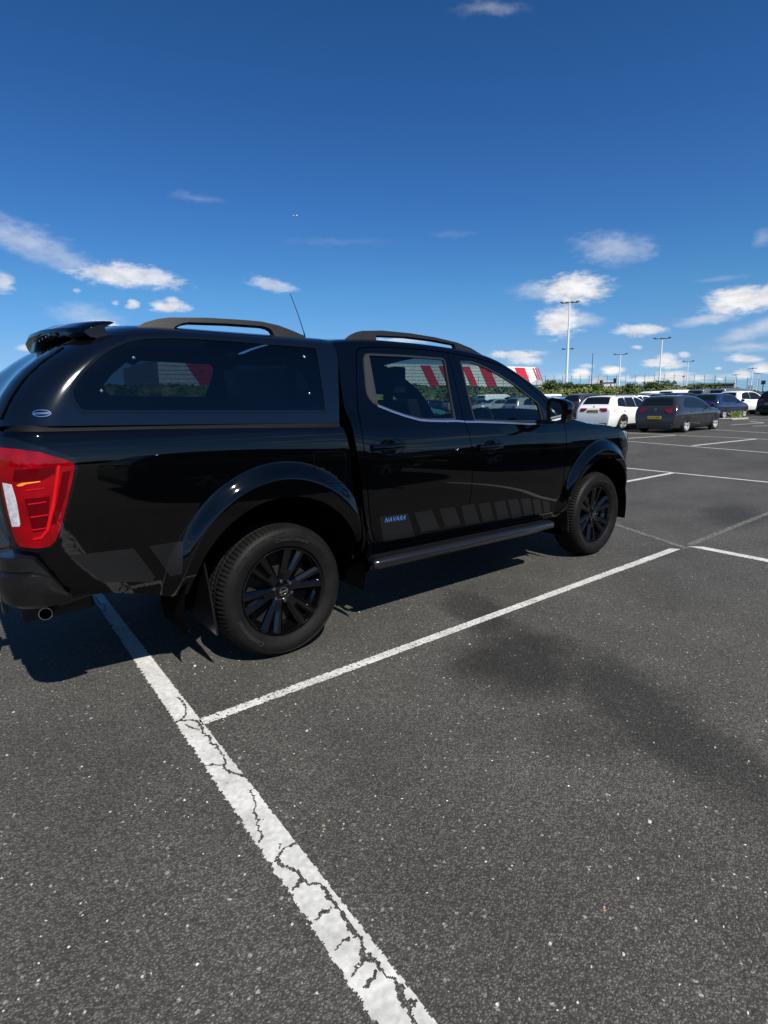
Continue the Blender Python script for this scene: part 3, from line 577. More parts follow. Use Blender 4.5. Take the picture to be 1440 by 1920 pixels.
for side in (1,-1):
    for nm,pp,win,hx,hz in (('rear_door',rdp,RW,.752,1.132),('front_door',fdp,FW,1.688,1.074)):
        d=skobj(nm,[skin(pp,M_body,holes=[inset(win,0),cup(hx,hz)],step=.035,side=side)],PAINT,PK)
        fr=skobj('window_trim',[skin(inset(win,-.002),M_body,holes=[inset(win,.011)],step=.04,thick=.012,off=.003,side=side)],TRIM,d)
        gl=skobj('window',[skin(inset(win,.004),M_body,step=.06,thick=0,off=-.008,side=side)],GL1 if nm=='rear_door' else GL3,d)
        handle(d,hx,hz,side,.125 if nm=='rear_door' else .122)
        if nm=='rear_door':
            q=[(.757,1.692),(.742,1.390),(.706,1.402),(.684,1.430),(.677,1.456),(.679,1.486),(.707,1.638),(.716,1.674),(.730,1.692)]
            skobj('quarter_panel',[skin(q,M_body,step=.04,thick=.01,off=.0045,side=side)],GRILLE,d)
            skobj('chrome_strip',[skin(strip2([(.736,1.390),(.84,1.352),(.932,1.323),(1.051,1.293),(1.15,1.284),(1.25,1.279),(1.384,1.275),(1.462,1.268)],.013),M_body,step=.03,thick=.008,off=.0065,side=side)],BRIGHT,d)
        else:
            skobj('chrome_strip',[skin(strip2([(1.470,1.266),(1.60,1.261),(1.90,1.243),(2.167,1.224),(2.335,1.219)],.013),M_body,step=.03,thick=.008,off=.0065,side=side)],BRIGHT,d)
# decals on the doors
DEC=[[(.678,.707),(.916,.699),(1.0,.52),(.727,.533)],[(.969,.692),(1.13,.69),(1.225,.54),(1.05,.54)],[(1.195,.688),(1.349,.681),(1.432,.537),(1.273,.54)],[(1.409,.681),(1.542,.678),(1.635,.521),(1.476,.523)],[(1.585,.672),(1.715,.666),(1.789,.521),(1.668,.516)],[(1.756,.661),(1.885,.66),(1.965,.511),(1.834,.506)],[(1.915,.66),(2.04,.653),(2.127,.495),(2.006,.493)],[(2.072,.649),(2.191,.639),(2.268,.491),(2.154,.491)],[(2.218,.627),(2.324,.614),(2.388,.482),(2.296,.484)],[(2.355,.597),(2.452,.581),(2.495,.484),(2.415,.484)]]
dobjs=[]
for i,p in enumerate(DEC):
    dobjs.append(lab(skobj('door_decal',[skin(inset(p,.002),M_body,step=.05,thick=.001,off=.0016+.0001*(i%2))],DECAL,PK),'matte grey slanted block decal low on the doors'))
    skobj('door_decal',[skin(p,M_body,step=.06,thick=.001,off=.0016,side=-1)],DECAL,PK)
for p in ([(-1.027,.778),(-.764,.762),(-.676,.603),(-.684,.576),(-.908,.624)],[(-.695,.761),(-.538,.759),(-.560,.60),(-.605,.590)]):
    skobj('bed_decal',[skin(p,M_body,step=.05,thick=.001,off=.0016)],DECAL,PK); skobj('bed_decal',[skin(p,M_body,step=.05,thick=.001,off=.0016,side=-1)],DECAL,PK)
tv,tf_=text_geo('NAVARA',.052,bold=.0004,ital=.25)
wx=max(v[0] for v in tv)-min(v[0] for v in tv); sc_=.172/wx
def mapt(M,tv,cx,cz,sx,sz,rot,off,side=1):
    o=[]
    for x,y,_ in tv:
        a=x*sx; b=y*sz; s=cx+a*math.cos(rot)-b*math.sin(rot); z=cz+a*math.sin(rot)+b*math.cos(rot); p=M(s,z,off); o.append(p)
    return o
lab(obj('model_lettering',mapt(M_body,tv,.810,.672,sc_,.86,-.03,.0035),tf_,BLUE,dobjs[0]),'pale blue letters on the first decal')
# fuel flap seam
FU=smoothp([(.211,1.137),(.224,1.142),(.410,1.135),(.426,1.122),(.428,1.04),(.425,.955),(.386,.947),(.297,.956),(.240,.977),(.213,1.006),(.213,1.082)],1,80)
skobj('fuel_flap',[skin(inset(FU,.004),M_body,step=.03,thick=.004,off=.0022)],PAINT,PK)
skobj('fuel_flap_seam',[skin(inset(FU,-.001),M_body,step=.03,thick=0,off=.0008)],VOID,PK)
# rear light
TL=[(-1.264,1.258),(-1.252,1.257),(-1.17,1.249),(-1.089,1.233),(-.990,1.190),(-.972,1.176),(-.972,1.155),(-1.010,1.03),(-1.055,.897),(-1.078,.853),(-1.100,.836),(-1.142,.830),(-1.228,.840),(-1.246,.86),(-1.256,.98),(-1.262,1.13)]
REDL=mat('red_lens',(.19,.0,.003),.05,0,.2,.3,.35,14); REDD=mat('dark_red_lens',(.075,.0,.002),.12,0,0,.2); REDB=mat('bright_red_lens',(.48,.004,.008),.12,0,0,.3); WLENS=mat('clear_lens',(.62,.62,.66),.12,.3,1,.5,.25,60)
AMB=mat('amber_lens',(1.0,.22,.03),.15,0,1)  # amber base colour only, no emission
for side in (1,-1):
    L=skobj('tail_light',[skin(TL,M_body,step=.03,thick=.02,off=.016,side=side)],REDL,PK)
    skobj('light_surround',[skin(inset([(-1.375,1.31)]+[(-1.19,1.292),(-1.087,1.256),(-.972,1.204),(-.958,1.19),(-.957,1.15),(-1.0,1.02),(-1.045,.89),(-1.07,.845),(-1.10,.822),(-1.15,.812),(-1.24,.82),(-1.30,.86),(-1.37,1.0)],0),M_body,step=.04,thick=.012,off=.006,side=side)],GBLK,L)
    ov=lambda nm,p,m,o=.0172: skobj(nm,[skin(p,M_body,step=.03,thick=.002,off=o,side=side)],m,L)
    ov('reversing_lens',[(-1.247,1.114),(-1.207,1.106),(-1.200,1.06),(-1.197,1.022),(-1.200,.94),(-1.206,.929),(-1.242,.927),(-1.245,1.0)],WLENS)
    ov('dark_reflector',[(-1.185,1.165),(-1.04,1.172),(-1.045,1.145),(-1.10,1.115),(-1.20,1.12)],REDD)
    ov('dark_reflector',[(-1.165,1.045),(-1.075,1.05),(-1.10,.91),(-1.155,.90)],REDD)
    ov('dark_reflector',[(-1.02,1.145),(-.988,1.15),(-1.02,1.04),(-1.065,.93),(-1.085,.93),(-1.05,1.03)],REDD)
    ov('light_guide',[(-1.034,1.175),(-1.024,1.175),(-1.062,1.01),(-1.095,.905),(-1.125,.872),(-1.16,.868),(-1.16,.877),(-1.13,.882),(-1.105,.91),(-1.075,1.01)],REDB,.0185)
    for zz_ in (1.078,1.02,.965,.91): ov('reflector_rib',[(-1.155,zz_),(-1.09,zz_+.006),(-1.09,zz_+.010),(-1.155,zz_+.005)],REDB,.0185)
    ov('indicator_bulb',[(-1.185,1.104),(-1.165,1.112),(-1.10,1.116),(-1.10,1.112),(-1.15,1.106),(-1.165,1.099),(-1.18,1.098)],AMB,.0188)
# tailgate
tg=[(-1.364,.72),(-1.364,1.315),(SC_R,1.315),(SC_R,.72)]
skobj('tailgate',both([(a,b) for a,b in reversed(tg)],M_body,step=.07,thick=.02),PAINT,PK)
# canopy (hardtop)
def s_end(z):
    zz=z-.012*1; d=CD(zz); return CR(zz)+RC-RC*math.pi/2-(.925-d-RC)
zt=lambda s:1.797-.012*max(s,-1)
zs=[1.325+(1.785-1.325)*i/14 for i in range(15)]
cpoly=[(CF(z),z) for z in [1.293,1.34,1.40,1.47,1.54,1.61,1.68,1.73,1.77]]+[(.495,zt(.495)),(.2,zt(.2)),(-.1,zt(-.1)),(-.4,zt(-.4)),(-.7,zt(-.7)),(-.9,zt(-1)),(-1.2,zt(-1)),(s_end(zt(-1)),zt(-1))]
cpoly+=[(s_end(z),z) for z in reversed([1.338,1.40,1.46,1.52,1.58,1.64,1.70,1.74,1.77])]+[(-1.165,1.338),(-.582,1.322)]
CWIN=smoothp([(-.935,1.47),(-.923,1.503),(-.887,1.55),(-.84,1.595),(-.791,1.639),(-.737,1.676),(-.648,1.715),(-.568,1.731),(-.39,1.742),(-.108,1.739),(.233,1.729),(.372,1.726),(.352,1.357),(-.860,1.386),(-.897,1.388),(-.914,1.401),(-.93,1.439)],1,60)
cparts=both(cpoly,M_can,holes=[inset(CWIN,-.001)],step=.045,thick=.015)
# canopy roof cap
cv=[];cf=[];cn=[]
ss=[.495-.0*i for i in range(1)]+[.495-i*.055 for i in range(1,22)]
send=s_end(zt(-1)); a0=ss[-1]; ss+= [a0+(send-a0)*i/26 for i in range(1,27)]
for s in ss:
    p=Vector(M_can(s,zt(s))); 
    for j in range(9):
        t=j/8; xx=p.x+(0 if p.x>-.3 else 0)*t; tx=t*t*(3-2*t); y=p.y+(CW/2-p.y)*t
        xq=p.x*(1-0)+0*t; hgt=.028*(1-(1-t)**2.2)*min(1,(CW/2-p.y)/.4); cv.append((xq,y,p.z+hgt)); cn.append(Vector((-.0,-.35*(1-t),1)).normalized() if p.x>-.5 else Vector((-.3*(1-t),-.2*(1-t),1)).normalized())
n_=len(ss)
for i in range(n_-1):
    for j in range(8): cf.append((i*9+j,(i+1)*9+j,(i+1)*9+j+1,i*9+j+1))
cap1=(cv,[f[::-1] for f in cf],cn); cap2=([(x,CW-y,z) for x,y,z in cv],cf,[Vector((n.x,-n.y,n.z)) for n in cn])
CAN=skobj('hardtop',cparts+[cap1,cap2],PAINT2,PK)
CPA=smoothp([(-.797,1.503),(-.792,1.479),(-.773,1.461),(-.62,1.452),(-.341,1.448),(-.305,1.524),(-.286,1.579),(-.301,1.604),(-.529,1.616),(-.63,1.614),(-.664,1.592),(-.695,1.603),(-.758,1.55)],1,100)
FARP=[(-0.438, 1.558), (-0.428, 1.519), (-0.396, 1.491), (-0.154, 1.478), (0.288, 1.471), (0.332, 1.59), (0.352, 1.675), (0.325, 1.713), (-0.032, 1.732), (-0.189, 1.728), (-0.239, 1.694), (-0.288, 1.712), (-0.381, 1.631)]
CPB=[(-.186,1.441),(-.106,1.618),(.316,1.62),(.288,1.43)]
for side in (1,-1):
    w=skobj('side_window',[skin(inset(CWIN,.009),M_can,step=.05,thick=0,off=-.001,side=side)],GL2,CAN)
    wb_=skobj('window_lining',[skin(inset(CWIN,.0),M_can,holes=[FARP],step=.05,thick=0,off=-.022,side=side)],MATTE,CAN) if side<0 else None
    skobj('window_seal',[skin(inset(CWIN,-.004),M_can,holes=[inset(CWIN,.010)],step=.05,thick=.005,off=.002,side=side)],GBLK,CAN)
    for (s,z) in [(-.648,1.629),(-.81,1.479),(.27,1.661),(.257,1.46)]:
        p=Vector(M_can(s,z,.004)); 
        if side<0: p.y=CW-p.y
        g=G(); k=8
        for i in range(5):
            r=.0085*math.cos(i*math.pi/8); h=.006*math.sin(i*math.pi/8)
            for j in range(12): g.v.append((p.x+r*math.cos(j*math.pi/6),p.y-side*h,p.z+r*math.sin(j*math.pi/6)))
        for i in range(4):
            for j in range(12): g.f.append((i*12+j,i*12+(j+1)%12,(i+1)*12+(j+1)%12,(i+1)*12+j)); g.m.append(0)
        g.obj('fixing_screw',CHROME,w,smooth=True)
# rear glass of canopy
def glass_edge(z):
    zz=z-.012; return CR(zz)+RC-RC*math.radians(62)
rgp=[(glass_edge(z),z) for z in [1.37,1.45,1.53,1.61,1.68]]+[(s_end(z),z) for z in [1.68,1.61,1.53,1.45,1.37]]
skobj('rear_glass',both(rgp,M_can,step=.06,thick=.004,off=.006),GBLK,CAN)
# badge: oval chrome ring with a bar
bd=[skin(rnd(-1.054,1.388,.036,.0155,26),M_can,holes=[rnd(-1.054,1.388,.031,.0115,26)],step=.02,thick=.003,off=.004)]
bd+= [skin(rnd(-1.054,1.388,.029,.0045,16,4),M_can,step=.02,thick=.003,off=.004)]
skobj('oval_badge',bd,CHROME,CAN)
# spoiler
g=G(); sec=[(-.955,1.775),(-.947,1.793),(-.89,1.818),(-.82,1.832),(-.725,1.828),(-.715,1.79),(-.77,1.785),(-.82,1.765),(-.87,1.748),(-.93,1.755)]
ys=[.235,.25,.28,.34,.45,.65,.925]; ys+=[CW-y for y in reversed(ys[:-1])]; m_=len(sec)
for i,y in enumerate(ys):
    e=min(y,CW-y); q=((.925-e)/.69); k=q*q
    for (x,z) in sec: g.v.append((x+(.10*k)*(1 if x<-.80 else .35 if x<-.74 else -.1)+(.03*(1-(e-.235)/.05) if e<.285 and x<-.80 else 0),y,z-(.034 if x<-.74 else .055)*k-(.006 if e<.24 and z>1.79 else 0)))
for i in range(len(ys)-1):
    for j in range(m_): g.f.append((i*m_+j,(i+1)*m_+j,(i+1)*m_+(j+1)%m_,i*m_+(j+1)%m_)); g.m.append(0)
g.f+=[tuple(range(m_)),tuple((len(ys)-1)*m_+i for i in range(m_))]; g.m+=[0,0]
sp=g.obj('roof_spoiler',PAINT,CAN,bevel=.008,seg=3)
g=G(); g.box(-.93,-.80,.85,1.0,1.70,1.76,tf=lambda v:(v[0]+(1.76-v[2])*-.3,v[1],v[2]))
g.obj('brake_light_pod',SATIN,sp,bevel=.008)
for y in (.45,.55,.65,.75): g=G(); g.box(-.93,-.80,y,y+.02,1.742,1.752); g.obj('spoiler_vent',SATIN,sp)
# roof rails
def rail(outer,hole,y0,y1,lean,nm,parent):
    def MM(s,z,o=0): return (s,y0-o+lean*(z-1.75)+.035*((s-.0)**2 if nm=='c' else (s-1.25)**2),z)
    for side in (1,-1): skobj('roof_rail',[skin(outer,MM,holes=[hole],step=.03,thick=y1-y0,back=True,side=side)],RAIL,parent,bevel=0)
ro=[(-.60,1.765),(-.579,1.784),(-.526,1.815),(-.459,1.837),(-.402,1.848),(-.201,1.861),(.0,1.864),(.110,1.863),(.217,1.848),(.300,1.824),(.372,1.799),(.39,1.775)]
rh=[(-.402,1.785),(-.375,1.808),(-.340,1.824),(-.306,1.831),(-.1,1.838),(.108,1.838),(.140,1.832),(.160,1.822),(.176,1.788)]
rail(ro,rh,.300,.335,.3,'c',CAN)
# cab roof, pillars, screen
def RS(x,t):
    ze=ZE(x); P0=Vector(M_body(x,ze)); lift=.045; xs=.24*sstep(1.9,2.7,x)
    t1=.22
    P2=Vector((x,P0.y+.15,ze+.040)); 
    Pc=Vector((x+xs,CW/2,ze+.040+.035-.01*sstep(2.0,2.7,x)))
    if t<t1:
        u=t/t1; A=P0; B=P0+Vector((0,.018,.034)); C=P2
        return A*(1-u)**2+B*2*u*(1-u)+C*u*u
    u=(t-t1)/(1-t1); q=1-(1-u)**2
    return Vector((P2.x+(Pc.x-P2.x)*q,P2.y+(CW/2-P2.y)*u,P2.z+(Pc.z-P2.z)*q))
def grid(fn,xs,ts,flip=False,mirror=True,eps=1e-3):
    v=[];n=[];f=[]
    for x in xs:
        for t in ts:
            p=fn(x,t); a=fn(x+eps,t)-fn(x-eps,t); b=fn(x,min(1,t+eps))-fn(x,max(0,t-eps)); v.append(p); q=a.cross(b); n.append(q.normalized() if q.length>1e-12 else Vector((0,0,1)))
    m=len(ts)
    for i in range(len(xs)-1):
        for j in range(m-1): f.append((i*m+j,(i+1)*m+j,(i+1)*m+j+1,i*m+j+1))
    if n[len(n)//2].z<0: n=[-q for q in n]; f=[g[::-1] for g in f]
    out=[(v,f,n)]
    if mirror: out.append(([Vector((p.x,CW-p.y,p.z)) for p in v],[g[::-1] for g in f],[Vector((q.x,-q.y,q.z)) for q in n]))
    return out
xsr=[.50+(1.93-.50)*i/28 for i in range(29)]; ts1=[i/10*.22 for i in range(11)]+[.22+.78*i/10 for i in range(1,11)]
ROOF=skobj('cab_roof',grid(RS,xsr,ts1),PAINT,PK)
xsp=[1.93+(2.735-1.93)*i/20 for i in range(21)]
PG=grid(RS,xsp,[i/8*.20 for i in range(9)])
for k_ in (0,1): skobj('pillar',[PG[k_]],PAINT,cabs[k_])
skobj('windscreen',grid(RS,xsp,[.205+.795*i/12 for i in range(13)]),GL3,PK)
ro=[(.60,1.765),(.644,1.788),(.69,1.818),(.740,1.838),(.793,1.850),(.95,1.861),(1.196,1.857),(1.42,1.842),(1.636,1.817),(1.78,1.782),(1.922,1.725),(1.93,1.70),(1.70,1.70),(1.2,1.70),(.70,1.70)]
rh=[(.895,1.827),(1.15,1.832),(1.40,1.822),(1.602,1.804),(1.610,1.771),(1.45,1.775),(1.2,1.785),(.888,1.793)]
rail(ro,rh,.270,.302,.3,'k',ROOF)
g=G(); g.tube([(.548,.60,1.80),(.543,.60,1.85)],[.008,.005]); g.tube([(.543,.60,1.85),(.50,.595,1.965),(.447,.59,2.085)],[.0028,.0024,.0018]); g.obj('antenna',SATIN,ROOF,smooth=True)
# cab rear wall with a dark window, canopy front wall
g=G(); g.box(.515,.53,.10,CW-.10,.45,1.30); g.box(.52,.535,.24,CW-.24,1.28,1.72); g.obj('cab_rear_wall',MATTE,PK)
g=G(); g.box(.39,.41,.19,CW-.19,1.26,1.66); g.box(.43,.45,.24,CW-.24,1.60,1.77); g.obj('hardtop_front_wall',GBLK,PK)
# hood
ZH=pchip([2.70,2.85,2.923,3.061,3.291,3.454,3.6,3.9,4.3,4.72],[1.250,1.216,1.202,1.180,1.160,1.130,1.100,1.065,1.045,1.040])
def HS(s,t):
    E_=Vector(M_body(s,ZH(s),0)); u=(s-2.76)/(SC_F-2.76); xc=2.98+(4.045-2.98)*u; zc=ZH(s)+.085*(1-u**2.5); q=1-(1-t)**2.0
    return Vector((E_.x+(xc-E_.x)*q,E_.y+(CW/2-E_.y)*t,E_.z+(zc-E_.z)*(1-(1-t)**2.3)))
skobj('bonnet',grid(HS,[2.765+(SC_F-2.767)*i/40 for i in range(41)],[i/14 for i in range(15)]),PAINT,PK)
g=G(); g.box(2.66,3.1,.16,CW-.16,1.05,1.20); g.obj('scuttle',SATIN,PK)
WP=[(2.701,1.190),(2.637,1.205),(2.627,1.0),(2.617,.80),(2.623,.70),(2.645,.592),(2.682,.505),(2.676,.47)]
fa=arc(3.15,.50,.515,169,22,24)
bp_=[p for p in fa if p[0]<=3.50]; fp_=[p for p in fa if p[0]>3.50]
WP+=bp_+[(3.60,.80),(3.72,.875),(3.70,.95),(3.60,1.03),(3.545,1.085),(3.50,ZH(3.50)-.004),(3.454,1.126),(3.291,1.156),(3.061,1.176),(2.923,1.198),(2.80,1.226),(2.745,1.238)]
sk2('front_wing',WP,M_body,PAINT,PK,step=.025,thick=.02,rings=[(3.15,.60,.668,WZ)])
HL=[(3.552,1.084),(3.606,1.034),(3.706,.953),(3.73,.90),(4.15,.90),(4.15,1.02),(3.9,1.055),(3.62,1.092),(3.56,1.104)]
for side in (1,-1):
    h=skobj('headlight',[skin(HL,M_body,step=.035,thick=.03,off=.004,side=side)],mat('headlight_lens',(.30,.33,.38),.06,.5,1) if side>0 else bpy.data.materials['headlight_lens'],PK)
    skobj('lamp_bezel',[skin(inset(HL,.03),M_body,step=.05,thick=.002,off=.0052,side=side)],GBLK,h)
skobj('grille',both([(4.153,.80),(SC_F,.80),(SC_F,1.035),(4.153,1.035)],M_body,step=.06,thick=.02,off=-.004),SATIN,PK)
BPp=[(3.503,.735)]+fp_+[(3.635,.45),(3.70,.40),(SC_F,.39),(SC_F,.795),(4.15,.795),(4.15,.895),(3.73,.895),(3.722,.87),(3.602,.795)]
skobj('front_bumper',both(BPp,M_body,step=.05,thick=.02),PAINT,PK)
skobj('bonnet_lip',both([(3.9,1.05),(3.9,1.058),(4.3,1.04),(SC_F,1.036),(SC_F,1.037),(4.15,1.037),(4.15,1.03)],M_body,step=.06,thick=.02),PAINT,PK)
# wheel wells
for cx,R_ in ((0,.56),(3.15,.53)):
    for side in (1,-1):
        g=G(); n=26
        for i in range(n+1):
            a=math.radians(-12+204*i/n)
            for y in (.03,.42):
                yy=y if side>0 else CW-y; g.v.append((cx+R_*math.cos(a),yy,WZ+R_*math.sin(a)))
        for i in range(n): g.f.append((2*i,2*i+1,2*i+3,2*i+2)); g.m.append(0)
        k=len(g.v); 
        for i in range(n+1):
            a=math.radians(-12+204*i/n); g.v.append((cx+R_*math.cos(a),.42 if side>0 else CW-.42,WZ+R_*math.sin(a)))
        g.f.append(tuple(range(k,k+n+1))); g.m.append(0)
        g.obj('wheel_arch_liner',VOID,PK,fix=False)
# chassis, floor, bed
g=G(); g.box(-1.18,-.3,.38,CW-.38,.50,.57); g.box(-.3,3.75,.38,CW-.38,.33,.55); g.box(.60,2.62,.14,CW-.14,.46,.60); g.box(-1.12,-.56,.14,CW-.14,.58,.66); g.box(.55,.62,.14,CW-.14,.58,1.0); g.box(-.55,.5,.30,CW-.30,.60,.70); g.box(2.6,3.9,.45,CW-.45,.50,1.05); g.box(2.60,2.64,.15,CW-.15,.5,1.1)
g.obj('chassis',VOID,PK)
g=G(); g.box(-1.15,.38,.13,CW-.13,1.20,1.26); g.obj('load_bed',MATTE,PK)
g=G(); g.box(.355,.375,.52,1.32,1.33,1.63); g.obj('cab_rear_window',mat('rear_window_view_grey',(.03,.036,.045),.3),PK)  # opaque panel: faint light through the cab glass put into a flat grey
# seam filler between bed and canopy
sk2('hardtop_seal',[(-1.36,1.30),(.43,1.262),(.43,1.30),(-1.36,1.345)],M_body,MATTE,PK,step=.08,thick=0,off=-.022)
# running boards
for side in (1,-1):
    g=G(); fy=(lambda y:y) if side>0 else (lambda y:CW-y)
    zb=lambda x:.425-.030*(x-.6)/1.85
    pts=[(.600,fy(-.010),zb(.6)),(.62,fy(-.022),zb(.62)),(2.40,fy(-.022),zb(2.4)),(2.44,fy(.0),zb(2.44)),(2.45,fy(.05),zb(2.45))]
    g.tube(pts,[.026,.033,.033,.031,.028],14)
    rb=g.obj('running_board',mat('step_metal',(.010,.010,.011),.16,.2,.6) if side>0 else bpy.data.materials['step_metal'],PK,smooth=True,angle=60)
    g=G()
    for i in range(9):
        y=.005+i*.017; h=.012 if i%2==0 else .004
        g.box(.64,2.43,0,.0165,0,h,tf=lambda v,y=y:(v[0],fy(v[1]+y),zb(v[0])+.016+v[2]))
    g.obj('step_tread',SATIN,rb,bevel=.0015)
    g=G(); g.tube([(.585,fy(.06),.415),(.605,fy(.06),.418)],[.052,.052],20); g.tube([(.58,fy(.06),.415),(.585,fy(.06),.415)],[.038,.052],20); g.obj('end_cap',PAINT,rb,smooth=True)
    for x in (.85,1.5,2.2): g=G(); g.box(x,x+.06,fy(.04),fy(.40),.365,.395); g.obj('step_bracket',VOID,rb)
# mirrors
for side in (1,-1):
    g=G(); fy=(lambda y:y) if side>0 else (lambda y:CW-y)
    prof=[(-.245,1.300),(-.248,1.350),(-.232,1.378),(-.185,1.398),(-.115,1.412),(-.088,1.408),(-.066,1.385),(-.060,1.330),(-.072,1.240),(-.085,1.228),(-.200,1.222),(-.232,1.240)]
    n=len(prof); rings=[(2.235,1.0),(2.27,1.02),(2.32,.93),(2.36,.72),(2.385,.35)]
    for x,k in rings:
        for (y,z) in prof: g.v.append((x,fy(-.155+(y+.155)*k),1.315+(z-1.315)*k))
    for i in range(len(rings)-1):
        for j in range(n): g.f.append((i*n+j,(i+1)*n+j,(i+1)*n+(j+1)%n,i*n+(j+1)%n)); g.m.append(0)
    g.f.append(tuple((len(rings)-1)*n+j for j in range(n))); g.m.append(0)
    mo=g.obj('door_mirror',PAINT,PK,smooth=True,angle=60)
    g=G(); g.v=[(2.243,fy(-.155+(y+.155)*1.0),1.315+(z-1.315)*1.0) for y,z in prof]; g.f=[tuple(range(n))]; g.m=[0]; g.obj('mirror_back',SATIN,mo)
    gl=[(-.222,1.300),(-.225,1.352),(-.205,1.372),(-.125,1.388),(-.100,1.378),(-.092,1.330),(-.102,1.250),(-.112,1.244),(-.195,1.240),(-.212,1.255)]
    g=G(); g.v=[(2.215-.34*(y+.155)*-1-.10*(z-1.315),fy(y),z) for y,z in gl]; g.f=[tuple(range(len(gl)))]; g.m=[0]; g.obj('mirror_glass',MIRR,mo)
    g=G(); g.box(2.29,2.36,fy(-.10),fy(.06),1.215,1.245); g.obj('mirror_arm',SATIN,mo,bevel=.01)
    skobj('mirror_mount',[skin([(2.375,1.352),(2.49,1.265),(2.52,1.222),(2.375,1.222)],M_body,step=.05,thick=.02,off=.006,side=side)],SATIN,mo)
# rear bumper
g=G()
sect=[(.575,.0),(.60,.035),(.66,.055),(.720,.052),(.728,.030),(.735,.034),(.795,.030),(.800,-.04)]   # z, outward
def bp(s,z,o): 
    x,y,nx,ny=plan(s); d=DF(.6)-o; xs=-.035 if s<-1.2 else -.035*(XR-s)/.14 if s<XR else 0
    return (x+nx*d+xs,y+ny*d,z)
ssb=[-1.035,-1.048,-1.06,-1.10,-1.15,-1.20,-1.25,-1.30,-1.36,-1.45,-1.6,-1.8,SC_R]
ramp=lambda s:sstep(-1.02,-1.16,s)
for s in ssb:
    cut=.16*(1-sstep(-1.03,-1.17,s))
    for (z,o) in sect:
        zz=min(z,.80-cut*1.25) if z>.60 else z-.015*ramp(s)
        g.v.append(bp(s,zz,o*(.25+.75*ramp(s))+.004))
m_=len(sect)
for i in range(len(ssb)-1):
    for j in range(m_-1): g.f.append((i*m_+j,(i+1)*m_+j,(i+1)*m_+j+1,i*m_+j+1)); g.m.append(0)
k=len(g.v); g.v+=[(x,CW-y,z) for x,y,z in g.v]; g.f+=[tuple(i+k for i in reversed(f)) for f in g.f]; g.m+=[0]*(len(g.f)-len(g.m))
BU=g.obj('rear_bumper',SATIN,PK,smooth=True,angle=28,fix=False)
g=G(); g.box(-1.36,-1.22,.30,CW-.30,.80,.815); 
for i in range(10): g.box(-1.35+i*.013,-1.345+i*.013,.32,CW-.32,.815,.819)
g.obj('bumper_step',GRILLE,BU)
# exhaust, tow bar, spare wheel
g=G(); g.lathe_y(0,0,[(.026,-.06),(.029,-.06),(.0315,-.055),(.0315,.10),(.027,.10),(.027,-.05)],28)
ex=Matrix.Translation((-1.105,.33,.455))@Matrix.Rotation(math.radians(-16),4,'Z')@Matrix.Rotation(math.radians(-8),4,'X')
g.v=[tuple(ex@Vector(v)) for v in g.v]; EXo=g.obj('exhaust_pipe',mat('steel_pipe',(.55,.54,.52),.16,1),PK,smooth=True,angle=50)
g=G(); g.tube([tuple(ex@Vector((0,.0,0))),tuple(ex@Vector((0,.003,0)))],.0265,20); g.obj('pipe_bore',VOID,EXo)
g=G(); g.tube([(-1.06,.40,.47),(-.9,.44,.48),(-.5,.45,.5)],.025,10); g.obj('exhaust_run',mat('rusty_pipe',(.05,.035,.028),.7),EXo)
g=G(); g.box(-1.20,-1.08,.42,CW-.42,.46,.56); g.box(-1.34,-1.18,CW/2-.04,CW/2+.04,.44,.50); g.box(-1.36,-1.34,CW/2-.06,CW/2+.06,.38,.54); g.tube([(-1.40,CW/2,.46),(-1.40,CW/2,.53)],[.012,.012]); g.tube([(-1.40,CW/2,.53),(-1.40,CW/2,.555),(-1.40,CW/2,.575)],[.02,.028,.012]); g.tube([(-1.34,CW/2,.46),(-1.41,CW/2,.46)],.015)
g.box(-1.27,-1.25,.52,.60,.42,.52)
g.obj('tow_bar',SATIN,PK,bevel=.004)
g=G(); g.box(-1.20,-.88,.46,1.40,.375,.56); g.obj('rear_crossmember',mat('rusty_brown_steel',(.006,.0045,.004),.7),PK,bevel=.02)
# mud flaps
for side in (1,-1):
    fy=(lambda y:y) if side>0 else (lambda y:CW-y)
    for nm,P in (('r',[(-.500,.60),(-.420,.62),(-.405,.45),(-.400,.245),(-.425,.252)]),):
        g=G(); vs=[]
        # flap: sheet across the tyre width, its outer edge curved
        out=[(-.435,.034,.63),(-.424,.020,.50),(-.414,.013,.36),(-.405,.010,.238)]
        inn=[(-.455,.29,.63),(-.450,.29,.50),(-.445,.29,.40),(-.440,.29,.295)]
        for a,b in zip(out,inn):
            for t in (0,.3,.65,1):
                vs.append((a[0]+(b[0]-a[0])*t,fy(a[1]+(b[1]-a[1])*t),a[2]+(b[2]-a[2])*t))
        k=16; vs+=[(x-.010,y,z) for x,y,z in vs]; fs=[]
        for i in range(3):
            for j in range(3):
                q=(i*4+j,i*4+j+1,(i+1)*4+j+1,(i+1)*4+j); fs+=[q,tuple(u+k for u in reversed(q))]
        bd_=[0,1,2,3,7,11,15,14,13,12,8,4]
        for i in range(12): a,b=bd_[i],bd_[(i+1)%12]; fs.append((a,a+k,b+k,b))
        g.add(vs,fs); g.obj('mud_flap',SATIN,PK,smooth=True,angle=45)
        g=G(); vs=[]
        out=[(2.700,.04,.56),(2.704,.022,.47),(2.709,.015,.38),(2.712,.012,.285)]; inn=[(2.68,.28,.56),(2.685,.28,.47),(2.69,.28,.38),(2.695,.28,.30)]
        for a,b in zip(out,inn):
            for t in (0,.3,.65,1): vs.append((a[0]+(b[0]-a[0])*t,fy(a[1]+(b[1]-a[1])*t),a[2]+(b[2]-a[2])*t))
        vs+=[(x-.010,y,z) for x,y,z in vs]; g.add(vs,fs); g.obj('mud_flap',SATIN,PK,smooth=True,angle=45)
